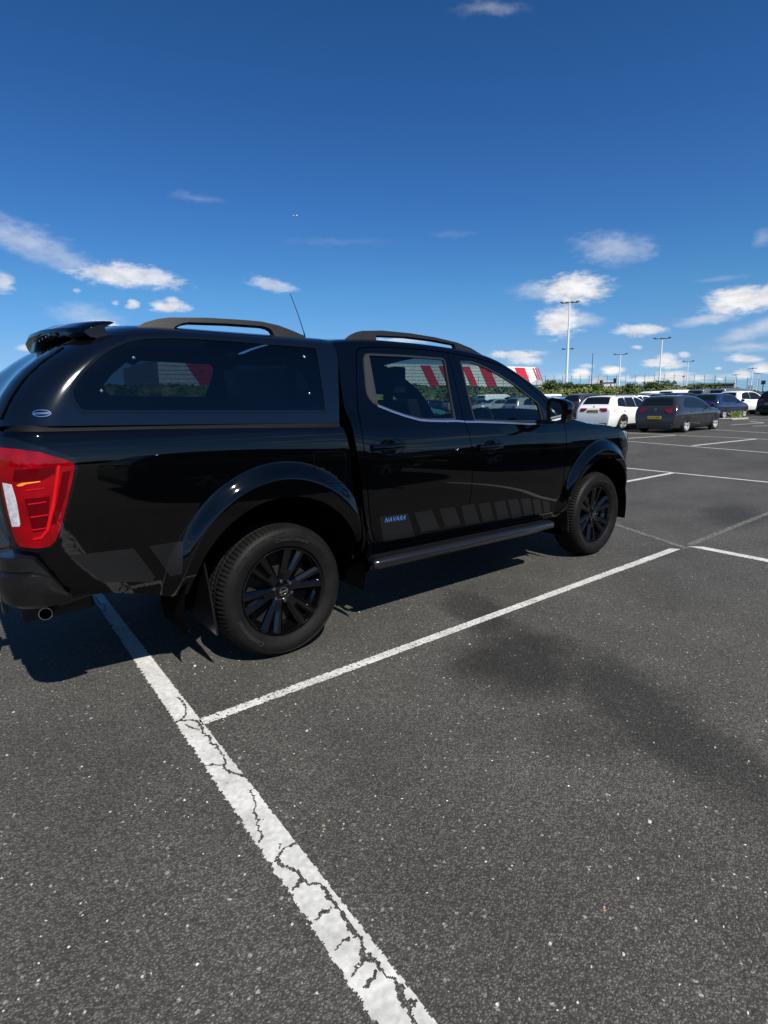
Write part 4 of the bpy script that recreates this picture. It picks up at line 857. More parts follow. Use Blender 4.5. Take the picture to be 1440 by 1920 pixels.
# wheels
RIM=mat('gloss_black_alloy',(.0015,.0015,.002),.05,.0,0,.7)
def make_wheel(cx,side,rot):
    R=.378
    prof=[(.252,.052),(.256,.034),(.262,.024),(.275,.018),(.300,.006),(.318,.004),(.334,.008),(.344,.012),(.346,.010),(.352,.014),(.362,.026),(.370,.042),(.3755,.060),(.378,.072),(.378,.095),(.370,.097),(.370,.105),(.378,.107),(.378,.135),(.370,.137),(.370,.146),(.378,.148),(.378,.176),(.370,.178),(.370,.186),(.378,.188),(.378,.205),(.370,.225),(.352,.246),(.318,.252),(.252,.215)]
    N=270
    def fn(i,j,r,y):
        if 10<=j<=14 and (i%3==0): r-=.0075 if j>10 else .003; 
        if 24<=j<=27 and (i%3==1): r-=.006
        if j in (17,18,21,22) and i%3==2: r-=.004
        return r,y
    g=G(); g.lathe_y(cx,WZ,prof,N,fn=fn)
    fy=(lambda y:y) if side>0 else (lambda y:CW-y)
    # flatten where the tyre meets the ground
    g.v=[(x,y,max(z,.0015+ .25*(z if z<.0015 else 0)*0)) for x,y,z in g.v]
    g.v=[(x,fy(y),z) for x,y,z in g.v]; g.fix()
    wh=obj('wheel',[(cx,fy(.06),WZ),(cx+.001,fy(.06),WZ),(cx,fy(.06),WZ+.001)],[(0,1,2)],VOID,PK)
    ty=g.obj('tyre',RUB,wh,smooth=True,angle=26,fix=False)
    if side>0:
        for txt,ang,rr,size,wid in (('Continental',218,.305,.036,.0021),('CrossContact',80,.305,.030,.0019)):
            tvv,tff=text_geo(txt,size,bold=.0006)
            vs=[]
            for x,y,_ in tvv:
                a=math.radians(ang+rot*0)-x/rr*1.12; r=rr+y; 
                yy=.0045+.0022*abs((r-.318)/.02)**1.2 if r<.34 else .012
                vs.append((cx+r*math.cos(a),yy-.0035,WZ+r*math.sin(a)))
            obj('tyre_lettering',vs,tff,RUBL,ty)
        g=G()
        for i in range(16):
            a=math.radians(i*22.5+5)
            g.box(-.02,.02,.0078,.012,.324,.340,tf=lambda v,a=a:(cx+v[2]*math.cos(a+v[0]/.33*2.2),v[1],WZ+v[2]*math.sin(a+v[0]/.33*2.2)))
        g.obj('sidewall_rib',RUB,ty)
    g=G(); g.lathe_y(cx,WZ,[(.256,.034),(.250,.028),(.243,.030),(.238,.040),(.232,.075),(.215,.10),(.212,.21)],96)
    g.lathe_y(cx,WZ,[(.055,.075),(.03,.078),(.0,.078)],24)
    # spokes
    def spoke(P0,P1,w0,w1,d0,d1,a,ch=.009,dep=.035):
        P0=Vector(P0);P1=Vector(P1); d=(P1-P0).normalized(); n=Vector((-d.y,d.x)); vs=[]
        for P,w,y in ((P0,w0,d0),(P1,w1,d1)):
            for (o,yy) in ((-w,y+dep),(-w,y+ch),(-w+ch*1.1,y),(w-ch*1.1,y),(w,y+ch),(w,y+dep)):
                q=P+n*o; vs.append((cx+q.x*math.cos(a)-q.y*math.sin(a),yy,WZ+q.x*math.sin(a)+q.y*math.cos(a)))
        g.add(vs,[(i,i+1,i+7,i+6) for i in range(5)]+[(0,1,2,3,4,5),(11,10,9,8,7,6)])
    for i in range(6):
        a=math.radians(rot+60*i)
        spoke((.040,0),(.120,0),.034,.034,.060,.050,a,ch=.012)
        for sg in (1,-1): spoke((.098,.019*sg),(.244,.043*sg),.021,.028,.052,.033,a,ch=.015)
    g.tube([(cx,.085,WZ),(cx,.056,WZ),(cx,.052,WZ)],[.062,.058,.040],24)
    g.v=[(x,fy(y),z) for x,y,z in g.v]
    g.obj('rim',RIM,wh,smooth=True,angle=20)
    g=G(); g.lathe_y(cx,WZ,[(.21,.13),(.15,.125),(.02,.12)],48); g.v=[(x,fy(y),z) for x,y,z in g.v]; g.obj('brake_disc',mat('brake_metal',(.012,.011,.011),.6,.3) if 'brake_metal' not in bpy.data.materials else bpy.data.materials['brake_metal'],wh,smooth=True)
    if 'dark_chrome' not in bpy.data.materials: mat('dark_chrome',(.25,.25,.27),.2,1)
    for i in range(6):
        a=math.radians(rot+30+60*i); p=(cx+.058*math.cos(a),WZ+.058*math.sin(a)); g=G(); g.tube([(p[0],fy(.07),p[1]),(p[0],fy(.046),p[1]),(p[0],fy(.043),p[1])],[.0105,.010,.005],8); g.obj('wheel_nut',bpy.data.materials['dark_chrome'],wh,smooth=True)
    g=G(); g.tube([(cx,fy(.056),WZ),(cx,fy(.045),WZ),(cx,fy(.043),WZ)],[.034,.033,.029],28); hc=g.obj('hub_cap',RIM,wh,smooth=True)
    g=G(); g.lathe_y(cx,WZ,[(.024,.0425),(.024,.0415),(.0205,.0415),(.0205,.0425)],28); g.box(cx-.027,cx+.027,.0405,.0425,WZ-.0045,WZ+.0045); 
    th=math.radians(10); g.v=[(cx+(x-cx)*math.cos(th)-(z-WZ)*math.sin(th),fy(y),WZ+(x-cx)*math.sin(th)+(z-WZ)*math.cos(th)) for x,y,z in g.v]
    g.obj('hub_emblem',CHROME,hc,smooth=True,angle=40)
make_wheel(0,1,8); make_wheel(3.15,1,22); make_wheel(0,-1,0); make_wheel(3.15,-1,30)
# interior
g=G()
for y in (.50,1.35):
    g.box(1.28,1.38,y-.24,y+.24,.85,1.42,tf=lambda v:(v[0]-(v[2]-.85)*.28,v[1],v[2])); g.box(1.35,1.85,y-.24,y+.24,.75,.90)
    g.box(1.10,1.20,y-.14,y+.14,1.46,1.64); g.box(1.14,1.16,y-.05,y+.05,1.38,1.5)
g.box(.56,.66,.22,CW-.22,.85,1.38); g.box(.6,1.05,.22,CW-.22,.75,.88)
for y in (.45,1.4): g.box(.57,.66,y-.12,y+.12,1.36,1.50)
g.obj('seat',SEATM,PK,bevel=.03,seg=3)
g=G(); g.box(2.30,2.66,.14,CW-.14,.80,1.165); g.box(2.12,2.32,.25,CW-.25,.85,1.10); g.obj('dashboard',SATIN,PK,bevel=.03)
g=G(); n=28; c=Vector((2.04,.50,1.17)); ax=Vector((-.86,0,.5)).normalized(); u=Vector((0,1,0)); v=ax.cross(u)
g.tube([c+(u*math.cos(2*math.pi*i/n)+v*math.sin(2*math.pi*i/n))*.185 for i in range(n+1)],.015,8); g.tube([c-u*.17,c,c+u*.17],.016); g.tube([c,c-v*.16 if v.z>0 else c+v*.16],.016); g.tube([c,c-ax*.25],.04)
g.obj('steering_wheel',SATIN,PK,smooth=True)
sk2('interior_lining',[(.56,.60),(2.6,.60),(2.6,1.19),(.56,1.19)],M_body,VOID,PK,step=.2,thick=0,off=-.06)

# ------------------------------------------------------------------ other cars
obj=_obj
TYREM=mat('car_tyre',(.012,.012,.012),.8); ALLOY=mat('silver_alloy',(.62,.63,.65),.30,.6); CGL=mat('car_glass',(.006,.009,.011),.02,0,0,.45); TLM=mat('car_tail_lens',(.20,.002,.008),.08,0,.5); HLM=mat('car_headlamp',(.4,.42,.45),.1,.4,1)
PLY=mat('yellow_plate',(.60,.40,.03),.45); PLW=mat('white_plate',(.7,.7,.68),.45); PLT=mat('plate_letters',(.01,.01,.01),.5); BTR=mat('car_black_trim',(.012,.012,.013),.5); SEAM=mat('panel_gap',(.004,.004,.004),.7)
ROOMM=mat('car_cabin_light',(.20,.22,.22),.6)
PC={'white':((.72,.73,.73),.12),'graphite':((.020,.021,.024),.10),'dark blue':((.010,.018,.060),.10),'black':((.006,.006,.008),.08),'silver':((.36,.38,.40),.20),'light blue':((.07,.33,.55),.14),'grey':((.12,.13,.15),.16),'red':((.33,.012,.015),.12),'dark grey':((.03,.032,.036),.14),'teal':((.03,.20,.24),.14)}
PM={k:mat('paint_'+k.replace(' ','_'),v[0],v[1],.35 if k in('silver','grey','light blue') else 0,.55) for k,v in PC.items()}
TYPES={
 'hatchback':dict(L=4.26,W=1.79,wb=2.62,rx=.82,R=.315,zb=.20,belt=.93,top=[(0,.55),(.02,.72),(.05,.90),(.10,1.00),(.17,1.12),(.33,1.36),(.46,1.43),(.75,1.462),(1.3,1.475),(1.9,1.445),(2.35,1.36),(2.75,1.18),(3.12,1.00),(3.5,.93),(3.9,.84),(4.10,.74),(4.20,.62),(4.26,.50)],
   win=[[(.62,1.02),(.86,1.36),(1.32,1.385),(1.40,.985)],[(1.46,.983),(1.40,1.387),(1.85,1.36),(2.25,1.27),(2.62,1.10),(2.80,.98)]],rw=(.155,.36),ws=(2.36,3.06),tl=(.80,.95,.34),pl=.62),
 'estate':dict(L=4.52,W=1.82,wb=2.76,rx=.88,R=.325,zb=.19,belt=.94,top=[(0,.56),(.02,.74),(.05,.92),(.12,1.02),(.20,1.14),(.42,1.38),(.58,1.43),(1.1,1.455),(1.8,1.45),(2.25,1.40),(2.65,1.25),(3.08,1.04),(3.5,.97),(4.0,.88),(4.32,.76),(4.45,.64),(4.52,.50)],
   win=[[(.55,1.05),(.62,1.25),(.76,1.355),(1.10,1.375),(1.16,1.005)],[(1.21,1.003),(1.16,1.378),(1.80,1.375),(1.86,.985)],[(1.92,.983),(1.87,1.372),(2.15,1.34),(2.50,1.20),(2.80,1.0)]],rw=(.18,.45),ws=(2.36,3.02),tl=(.82,.955,.42),pl=.83),
 'suv':dict(L=4.42,W=1.84,wb=2.68,rx=.86,R=.35,zb=.25,belt=1.03,top=[(0,.62),(.02,.80),(.06,1.00),(.12,1.10),(.20,1.25),(.38,1.52),(.52,1.59),(1.0,1.625),(1.7,1.62),(2.2,1.56),(2.6,1.40),(3.02,1.15),(3.5,1.07),(3.95,.98),(4.22,.84),(4.36,.70),(4.42,.55)],
   win=[[(.55,1.12),(.66,1.42),(.95,1.52),(1.36,1.53),(1.43,1.08)],[(1.49,1.078),(1.42,1.53),(1.95,1.52),(2.30,1.42),(2.62,1.20),(2.72,1.06)]],rw=(.16,.40),ws=(2.32,2.95),tl=(.92,1.06,.34),pl=.78),
 'saloon':dict(L=4.60,W=1.80,wb=2.75,rx=.95,R=.32,zb=.19,belt=.93,top=[(0,.56),(.02,.74),(.05,.92),(.12,1.01),(.30,1.04),(.60,1.07),(.95,1.24),(1.30,1.39),(1.7,1.435),(2.1,1.43),(2.45,1.34),(2.85,1.16),(3.25,1.00),(3.6,.95),(4.1,.86),(4.4,.74),(4.54,.60),(4.60,.50)],
   win=[[(1.02,1.03),(1.30,1.29),(1.72,1.36),(1.78,.985)],[(1.84,.983),(1.79,1.362),(2.25,1.33),(2.62,1.19),(2.92,.99)]],rw=(.66,1.24),ws=(2.50,3.18),tl=(.80,.95,.40),pl=.80),
 'van':dict(L=4.95,W=1.92,wb=3.05,rx=.95,R=.34,zb=.24,belt=1.10,top=[(0,.55),(.015,1.0),(.04,1.5),(.10,1.82),(.22,1.90),(1.0,1.93),(2.4,1.93),(3.1,1.88),(3.5,1.68),(4.0,1.28),(4.3,1.15),(4.65,1.0),(4.85,.80),(4.95,.55)],
   win=[[(3.05,1.17),(3.05,1.66),(3.38,1.62),(3.80,1.30),(3.88,1.17)]],rw=(.045,.085),ws=(3.42,4.06),tl=(.90,1.25,.14),pl=.75),
}
_mesh_cache={}
def car_proto(kind,colour,detail=True):
    T=TYPES[kind]; top=pchip([p[0] for p in T['top']],[p[1] for p in T['top']]); L,Wd,zb,belt=T['L'],T['W'],T['zb'],T['belt']; hw=Wd/2
    dd=pchip([zb,zb+.18,.62,.80,belt-.02,belt+.05,belt+.5,2.0],[.10,.035,.0,.012,.035,.065,.065+.5*(.36 if kind!='van' else .12),.065+.9*(.37 if kind!='van' else .14)])
    def endin(x):
        a=max(0,(.42-x)/.42); b=max(0,(x-(L-.75))/.75); return .13*a**2.2+.30*b**2.4
    H=.115
    def Y(x,z):
        zt_=top(x); y=hw-dd(z)-endin(x); u=(z-(zt_-H))/H
        if u>0: u=min(1,u); y-=.13*(1-math.sqrt(max(0,1-u*u)))
        return y
    xs=[0,.01,.02,.035,.05,.075,.10,.13,.17,.21,.26,.31,.36,.42,.5,.6,.75]; xs+= [.75+(L-1.55)*i/26 for i in range(1,27)]; xs+=[L-.8+(.8)*(i/14) for i in range(1,15)]
    fr=[0,.08,.2,.35,.5,.65,.8,.92,1.0]; ang=[20,40,60,78,90]; cs=[.85,.6,.3,0]
    v=[];f=[]
    for x in xs:
        zt_=top(x); row=[]; zs_=zt_-H
        for q in fr: z=zb+(zs_-zb)*q; row.append((Y(x,z),z))
        for a in ang: z=zs_+H*math.sin(math.radians(a)); row.append((hw-dd(z)-endin(x)-.13*(1-math.cos(math.radians(a))),z))
        ye=row[-1][0]
        for c in cs: row.append((ye*c,zt_+.022*(1-c*c)*(1 if .3<x<L-.2 else .3)))
        full=[(-y,z) for y,z in row]+[(y,z) for y,z in reversed(row[:-1])]
        v+=[(x,y,z) for y,z in full]; m=len(full)
    for i in range(len(xs)-1):
        for j in range(m-1): f.append((i*m+j,(i+1)*m+j,(i+1)*m+j+1,i*m+j+1))
        f.append((i*m+m-1,(i+1)*m+m-1,(i+1)*m,i*m))
    f.append(tuple(range(m))[::1]); f.append(tuple((len(xs)-1)*m+j for j in range(m))[::-1])
    f=[t[::-1] for t in f]
    root=bpy.data.objects.new('parked_car',None); COL.objects.link(root)
    g=G(); g.add(v,f); body=g.obj('body',PM[colour],root,smooth=True,angle=55)
    def MS(s,z,off=0): return (s,-(Y(s,z))-off,z)
    def sk(name,poly,m,off=.004,step=.12,thick=0,par=body,sides=(1,-1),holes=()):
        o=None
        for sd in sides:
            vs,fs,ns=skin(poly,MS,step=step,thick=thick,off=off,holes=holes)
            if sd<0: vs=[Vector((a.x,-a.y,a.z)) for a in vs]; ns=[Vector((a.x,-a.y,a.z)) for a in ns]; fs=[t[::-1] for t in fs]
            o=obj(name,vs,fs,m,par,nrm=ns)
        return o
    for w in T['win']:
        sk('window_surround',smoothp(inset(w,-.022),1,70),BTR,.003); sk('side_window',smoothp(w,1,70),CGL,.006)
    for cx in (T['rx'],T['rx']+T['wb']):
        R=T['R']+.055; sk('wheel_arch',[(cx+R*math.cos(math.radians(a)),T['R']+R*math.sin(math.radians(a))) for a in range(-10,191,12)]+[(cx-R,zb+.005),(cx+R,zb+.005)] if T['R']+R*math.sin(math.radians(-10))>zb+.01 else [(cx+R*math.cos(math.radians(a)),T['R']+R*math.sin(math.radians(a))) for a in range(-4,185,12)],SEAM,.004)
    sk('sill',[(T['rx']+T['R']+.08,zb+.01),(T['rx']+T['wb']-T['R']-.08,zb+.01),(T['rx']+T['wb']-T['R']-.08,zb+.10),(T['rx']+T['R']+.08,zb+.10)],BTR,.006)
    if detail and kind!='van':
        xb=T['win'][0][-1][0]+.03
        for x0 in (xb,xb+1.02,xb-.88 if xb>1.7 else xb+1.02):
            sk('door_gap',[(x0-.005,zb+.14),(x0+.005,zb+.14),(x0+.005,belt-.0),(x0-.005,belt-.0)],SEAM,.003,step=.2)
        for x0 in (xb-.22,xb+.78): sk('door_handle',rnd(x0,belt-.09,.085,.018,12),PM[colour],.03,step=.08,thick=.03)
    # rear window and windscreen on the top surface
    def topq(name,x0,x1,yf,m,n=8,par=body,rake=0):
        vs=[];fs=[]
        for i in range(n+1):
            x=x0+(x1-x0)*i/n
            for j in range(7):
                c=-1+2*j/6; z=top(x); e=1e-3; dz=(top(x+e)-top(x-e))/(2*e); nx,nz=-dz,1; q=math.hypot(nx,nz); y=c*(hw-dd(z-.02)-endin(x)-.13)*yf
                vs.append((x+nx/q*.007,y,z+.022*(1-c*c)*(1 if .3<x<L-.2 else .3)+nz/q*.007))
        for i in range(n):
            for j in range(6): fs.append((i*7+j,(i+1)*7+j,(i+1)*7+j+1,i*7+j+1))
        return obj(name,vs,fs,m,par,smooth=True,angle=180)
    topq('rear_window',*T['rw'],.97,CGL); topq('windscreen',*T['ws'],.98,CGL)
    xr=lambda z:next((x_/200 for x_ in range(0,400) if top(x_/200)>=z),0)
    # rear lamps wrap the corner
    z0,z1,wl=T['tl']
    for sd in (1,-1):
        vs=[];fs=[]
        for k,z in enumerate([z0,z0+(z1-z0)*.5,z1]):
            x=xr(z+.0); ye=hw-dd(z)-endin(0)-.015; shrink=.12 if k==0 else 0
            P_=[(x+.26-shrink*.5,hw-dd(z)-endin(.26)+.006),(x+.10,hw-dd(z)-endin(.10)+.008),(x+.015,ye-.04),(x-.012,ye-.12),(x-.018,ye-wl+shrink)]
            vs+=[(a,sd*b,z) for a,b in P_]
        for k in range(2):
            for j in range(4): fs.append((k*5+j,k*5+j+1,(k+1)*5+j+1,(k+1)*5+j) if sd<0 else (k*5+j,(k+1)*5+j,(k+1)*5+j+1,k*5+j+1))
        obj('tail_light',vs,fs,TLM,root,smooth=True,angle=180)
        # headlamps
        zz=top(L-.30)-.10; g=G(); g.box(L-.42,L-.20,sd*(hw-.32),sd*(hw-.10),zz-.06,zz+.05); g.obj('headlight',HLM,root,bevel=.03)
        g=G(); xm=T['ws'][1]-.30; g.box(xm,xm+.12,sd*(hw-.02),sd*(hw+.16),belt+.04,belt+.19); g.obj('door_mirror',PM[colour],root,bevel=.035,seg=3)
    # plate, bumper, lower trim
    zp=T['pl']; x=xr(zp+.05); g=G(); g.box(x-.03,x-.016,-.26,.26,zp-.055,zp+.055); pl=g.obj('number_plate',PLY,root)
    g=G(); g.box(-.012,.10,-(hw-.22),hw-.22,zb-.02,zb+.16); g.obj('rear_valance',BTR,root,bevel=.02)
    g=G(); g.box(L-.06,L+.006,-(hw-.42),hw-.42,.30,.52); g.obj('front_grille',BTR,root,bevel=.02)
    g=G(); g.box(.5,L-.5,-(hw-.18),hw-.18,zb-.06,zb+.02); g.obj('underbody',SEAM,root)
    if kind=='estate':
        for sd in (1,-1):
            g=G(); g.tube([(x_,sd*(hw-.245),top(x_)+.035) for x_ in (.6,1.0,1.5,2.0,2.25)],.018,8); g.obj('roof_rail',BTR,root,smooth=True)
    for cx in (T['rx'],T['rx']+T['wb']):
        for sd in (1,-1):
            R=T['R']; key=('t',R)
            if key not in _mesh_cache:
                g=G(); g.lathe_y(0,0,[(R*.72,.0),(R*.75,-.012),(R*.92,-.010),(R*.985,.012),(R,.04),(R,.17),(R*.97,.20),(R*.6,.20)],40); 
                t_=g.obj('tyre',TYREM,None,smooth=True,angle=50); _mesh_cache[key]=t_.data; bpy.data.objects.remove(t_)
                g=G(); g.lathe_y(0,0,[(R*.74,.004),(R*.71,.0),(R*.69,.012),(R*.66,.09),(R*.64,.16)],36)
                for i in range(5):
                    for da in (-.16,.16):
                        a=2*math.pi*i/5+.2; vs=[]
                        for (r_,wd,y_) in ((R*.12,.022,.018),(R*.69,.020,.006)):
                            for o_,yy in ((-wd,y_+.03),(-wd*.6,y_),(wd*.6,y_),(wd,y_+.03)):
                                aa=a+da*(r_/(R*.63)); vs.append((r_*math.cos(aa)-o_*math.sin(aa),yy,r_*math.sin(aa)+o_*math.cos(aa)))
                        g.add(vs,[(0,1,5,4),(1,2,6,5),(2,3,7,6),(0,1,2,3),(7,6,5,4)])
                g.tube([(0,.05,0),(0,.006,0)],R*.17,14)
                t_=g.obj('rim',ALLOY,None,smooth=True,angle=30); _mesh_cache[('r',R)]=t_.data; bpy.data.objects.remove(t_)
                g=G(); g.lathe_y(0,0,[(R*.66,.10),(.02,.10)],24); t_=g.obj('b',SEAM,None); _mesh_cache[('b',R)]=t_.data; bpy.data.objects.remove(t_)
            wy=-(hw-endin(cx)-dd(.35)+.030); 
            wh=bpy.data.objects.new('wheel',_mesh_cache[('b',R)]); COL.objects.link(wh); wh.parent=root; wh.location=(cx,wy*sd,R)
            wh.rotation_euler=(0,0,0 if sd>0 else math.pi)
            for nm in ('t','r'):
                o=bpy.data.objects.new({'t':'tyre','r':'rim'}[nm],_mesh_cache[(nm,R)]); COL.objects.link(o); o.parent=wh
    return root
def copy_tree(o,parent=None):
    c=o.copy(); COL.objects.link(c)
    if parent is not None: c.parent=parent; c.matrix_parent_inverse=o.matrix_parent_inverse.copy()
    for ch in CH.get(o,[]): copy_tree(ch,c)
    return c
CH={}
protos={}
def kids(o):
    CH[o]=list(o.children)
    for c in o.children: kids(c)
used=set()
def place(kind,colour,x,y,rz,label,group=None,name=None):
    """x,y: ground point under the right rear tyre's outer face; rz heading of the car's nose"""
    k=(kind,colour)
    if k not in protos:
        protos[k]=car_proto(kind,colour); bpy.context.view_layer.update(); kids(protos[k])
    if k in used: c=copy_tree(protos[k])
    else: c=protos[k]; used.add(k)
    T=TYPES[kind]; lx,ly=T['rx'],-T['W']/2+.02
    c.location=(x-(lx*math.cos(rz)-ly*math.sin(rz)),y-(lx*math.sin(rz)+ly*math.cos(rz)),0); c.rotation_euler=(0,0,rz)
    c.name=name or {'hatchback':'parked_hatchback','estate':'parked_estate_car','suv':'parked_suv','saloon':'parked_saloon','van':'parked_van'}[kind]
    tag(c,label,{'van':'van'}.get(kind,'car'),group); return c
R_=math.radians
gf=place('hatchback','graphite',21.36,7.18,R_(0),'dark grey hatchback with a yellow rear plate, alone at the front of the parked rows','cars parked beyond the bay lines')
wg=place('estate','white',21.25,9.70,R_(-2),'white estate car with black roof rails between the pickup nose and the grey hatchback','cars parked beyond the bay lines')
gf.scale=(1,1,.955)
def on_rear(root,txt,z,size,m,dx=.0315):
    tvv,tff=text_geo(txt,size,bold=.001); T=TYPES['hatchback' if root is gf else 'estate']
    pl=[c for c in root.children if c.name.startswith('number_plate')][0]
    x=min(v.co.x for v in pl.data.vertices)-.002
    obj('plate_lettering',[(x,-a,z+b) for a,b,_ in tvv],[f for f in tff],m,pl)
on_rear(gf,'KS18 NRE',.62,.095,PLT); on_rear(wg,'BN09 UTK',.83,.095,PLT)
gbody=[c for c in gf.children if c.name.startswith('body')][0]
g=G(); n=24
for i in range(n):
    a0=2*math.pi*i/n; a1=2*math.pi*(i+1)/n
    for r0,r1 in ((.052,.064),):
        g.add([(.052-.01,r0*math.cos(a0),.93+r0*math.sin(a0)),(.052-.01,r1*math.cos(a0),.93+r1*math.sin(a0)),(.062-.01,r1*math.cos(a1),.93+r1*math.sin(a1)),(.062-.01,r0*math.cos(a1),.93+r0*math.sin(a1))],[(0,1,2,3)])
for pts in ([(-.024,.047),(0,.006),(.024,.047)],[(-.048,.022),(-.022,-.046),(0,-.008),(.022,-.046),(.048,.022)]):
    for (a,b),(c,d) in zip(pts,pts[1:]): g.add([(.04,a-.005,.93+b),(.04,a+.006,.93+b),(.04,c+.006,.93+d),(.04,c-.005,.93+d)],[(0,1,2,3)])
g.obj('round_badge',CHROME,gbody,fix=False)
wbody=[c for c in wg.children if c.name.startswith('body')][0]
g=G(); g.tube([(.10,0,1.0),(.085,0,.998)],.042,20); g.obj('round_badge',mat('badge_blue',(.02,.12,.4),.3),wbody,smooth=True)
PM['wt']=None
rows=[]
def row(x0,y0,n,dy,spec,rowname,skip=()):
    pass
place('hatchback','dark blue',34.85,10.95,R_(-3),'dark blue hatchback with a red tail light behind the weed clump','cars parked beyond the bay lines')
place('suv','white',42.6,12.6,R_(-14),'white compact SUV seen past the bonnet of the dark blue hatchback','cars parked beyond the bay lines')
place('suv','black',41.6,9.6,R_(-14),'black SUV cut by the right edge of the photograph','cars parked beyond the bay lines')
place('hatchback','white',29.6,13.4,R_(-8),'white hatchback half hidden between the white estate and the grey hatchback','cars parked beyond the bay lines')
place('suv','dark grey',32.3,18.2,R_(-14),'dark grey SUV with a yellow plate just left of the white estate','cars parked beyond the bay lines')
place('hatchback','light blue',33.4,21.2,R_(-14),'light blue hatchback whose roof shows behind the door mirror','cars parked beyond the bay lines')
place('hatchback','silver',29.4,20.9,R_(-14),'silver hatchback right behind the door mirror of the pickup','cars parked beyond the bay lines')
place('van','white',46.0,38.0,R_(-10),'white van roof just clear of the windscreen pillar of the pickup','vans parked in the far rows')
place('saloon','teal',18.6,21.6,R_(-12),'teal saloon seen low through the front door glass','cars parked beyond the bay lines')
place('hatchback','silver',17.5,25.0,R_(-12),'silver hatchback seen through the front door glass left of the teal saloon','cars parked beyond the bay lines')
place('hatchback','dark blue',16.5,28.6,R_(-14),'dark blue hatchback seen through the rear door glass','cars parked beyond the bay lines')
cols=['dark grey','black','grey','silver','dark blue','black','silver','graphite','dark blue','grey']
kinds=['hatchback','suv','saloon','estate','hatchback','suv','hatchback']
ords=['first','second','third','fourth','fifth','sixth','seventh','eighth','ninth','tenth','eleventh','twelfth','thirteenth','fourteenth','fifteenth']
# far rows: cars along lines of equal distance; (start az deg, end az deg, distance)
rr=random.Random(4)
for ri,(dist,a0,a1,rn,cnt) in enumerate([(51,17.0,39,'fourth row from the front',10),(60,17.6,44,'fifth row from the front',13),(71,17.8,46,'row before the last',14),(81,18,60,'last row against the bank',15)]):
    for i in range(cnt):
        az=R_(a0+(a1-a0)*(i+.25*rr.random())/cnt); x=CP[0]+dist*math.cos(az); y=CP[1]+dist*math.sin(az)
        kd=rr.choice(kinds); cl=rr.choice(cols)
        if (ri,i) in ((2,3),(2,4),(3,6),(1,3)): kd,cl='van','white'
        if (ri,i) in ((1,1),(1,2)): kd,cl='van','grey'
        if (ri,i) in ((0,6),(3,9)): kd,cl='hatchback','light blue'
        if (ri,i) in ((1,8),(0,8)): kd,cl='hatchback','white'
        if (ri,i) in ((1,10),): kd,cl='suv','dark grey'
        place(kd,cl,x,y,R_(-10-rr.random()*5+(180 if rr.random()<.35 else 0)),f'{cl} {kd}, {ords[i]} from the right end of the {rn}','vans parked in the far rows' if kd=='van' else 'cars in the far rows')
# behind the viewer: only mirrored in the paint
for i,(kd,cl,x,y) in enumerate([('suv','black',-5.2,-13.5),('hatchback','dark grey',-9.0,-13.8),('estate','black',16.5,-17.0)]):
    place(kd,cl,x,y,R_(90),f'{cl} {kd} parked behind the viewer, {ords[i]} of that row','cars behind the viewer')
place('suv','black',1.05,-5.52,0,'black SUV parked two bays away, mirrored in the doors of the pickup','cars behind the viewer')
place('estate','black',6.1,-5.50,0,'unseen black estate added as a dark reflection ahead of the mirrored SUV','cars behind the viewer')  # unseen, added so the doors have something dark to reflect
place('suv','black',11.4,-5.6,0,'unseen second black SUV added as a dark reflection ahead of the black estate','cars behind the viewer')  # also out of view, added to carry the dark reflection further forward
# ------------------------------------------------------------------ bank, bushes, fence
def leafy(name,cols,scale,rough=.8):
    m,n,l,b=new_mat(name); t=n.new('ShaderNodeTexCoord'); z=n.new('ShaderNodeTexNoise'); z.inputs['Scale'].default_value=scale; z.inputs['Detail'].default_value=6; z.inputs['Roughness'].default_value=.7; l.new(t.outputs['Object'],z.inputs['Vector'])
    r=n.new('ShaderNodeValToRGB'); l.new(z.outputs['Fac'],r.inputs[0]); e=r.color_ramp.elements
    e[0].position=.36; e[0].color=(*cols[0],1); e[1].position=.66; e[1].color=(*cols[-1],1)
    for k,c in enumerate(cols[1:-1]): q=e.new(.36+.30*(k+1)/(len(cols)-1)); q.color=(*c,1)
    l.new(r.outputs[0],b.inputs['Base Color']); b.inputs['Roughness'].default_value=rough; b.inputs['Specular IOR Level'].default_value=.15; return m
SCRUB=leafy('scrub_leaves',[(.035,.05,.015),(.09,.12,.035),(.16,.175,.06),(.24,.22,.11)],.35)
DARKL=leafy('bush_leaves',[(.028,.040,.014),(.06,.085,.025),(.12,.135,.045)],.8)
BERM=[(184,.035),(150,.045),(125,.036),(112,.030),(100,.045),(85,.052),(81.2,.0416),(72.6,.0413),(57.7,.0387),(43.5,.0302),(36.8,.0255),(33.9,.0245),(29.7,.0218),(26.1,.0215),(23.1,.0185),(19.9,.0136),(17.7,.0086),(14,.008),(4,.010)]
bt=pchip([-b[0] for b in BERM],[b[1] for b in BERM])
vs=[];fs=[]; na=820; nr=14
for i in range(na+1):
    az=4+(184-4)*i/na; tn=bt(-az); D0=88; D1=100; ht=1.409+tn*D1
    for j in range(nr+1):
        t=j/nr; d=D0+(D1-D0)*min(1,t*1.25) if t<.8 else D1+(t-.8)*60; h=ht*sstep(0,.8,t) if t<=.8 else ht*(1-.3*(t-.8)/.2)
        x=CP[0]+d*math.cos(R_(az)); y=CP[1]+d*math.sin(R_(az)); 
        nzv=noise.noise(Vector((x*.35,y*.35,0)))*.35+noise.noise(Vector((x*1.1,y*1.1,0)))*.22
        vs.append((x,y,max(-.3,h+nzv*(1 if j>0 else 0)-.80)))
for i in range(na):
    for j in range(nr): a=i*(nr+1)+j; b=a+nr+1; fs.append((a,a+1,b+1,b))
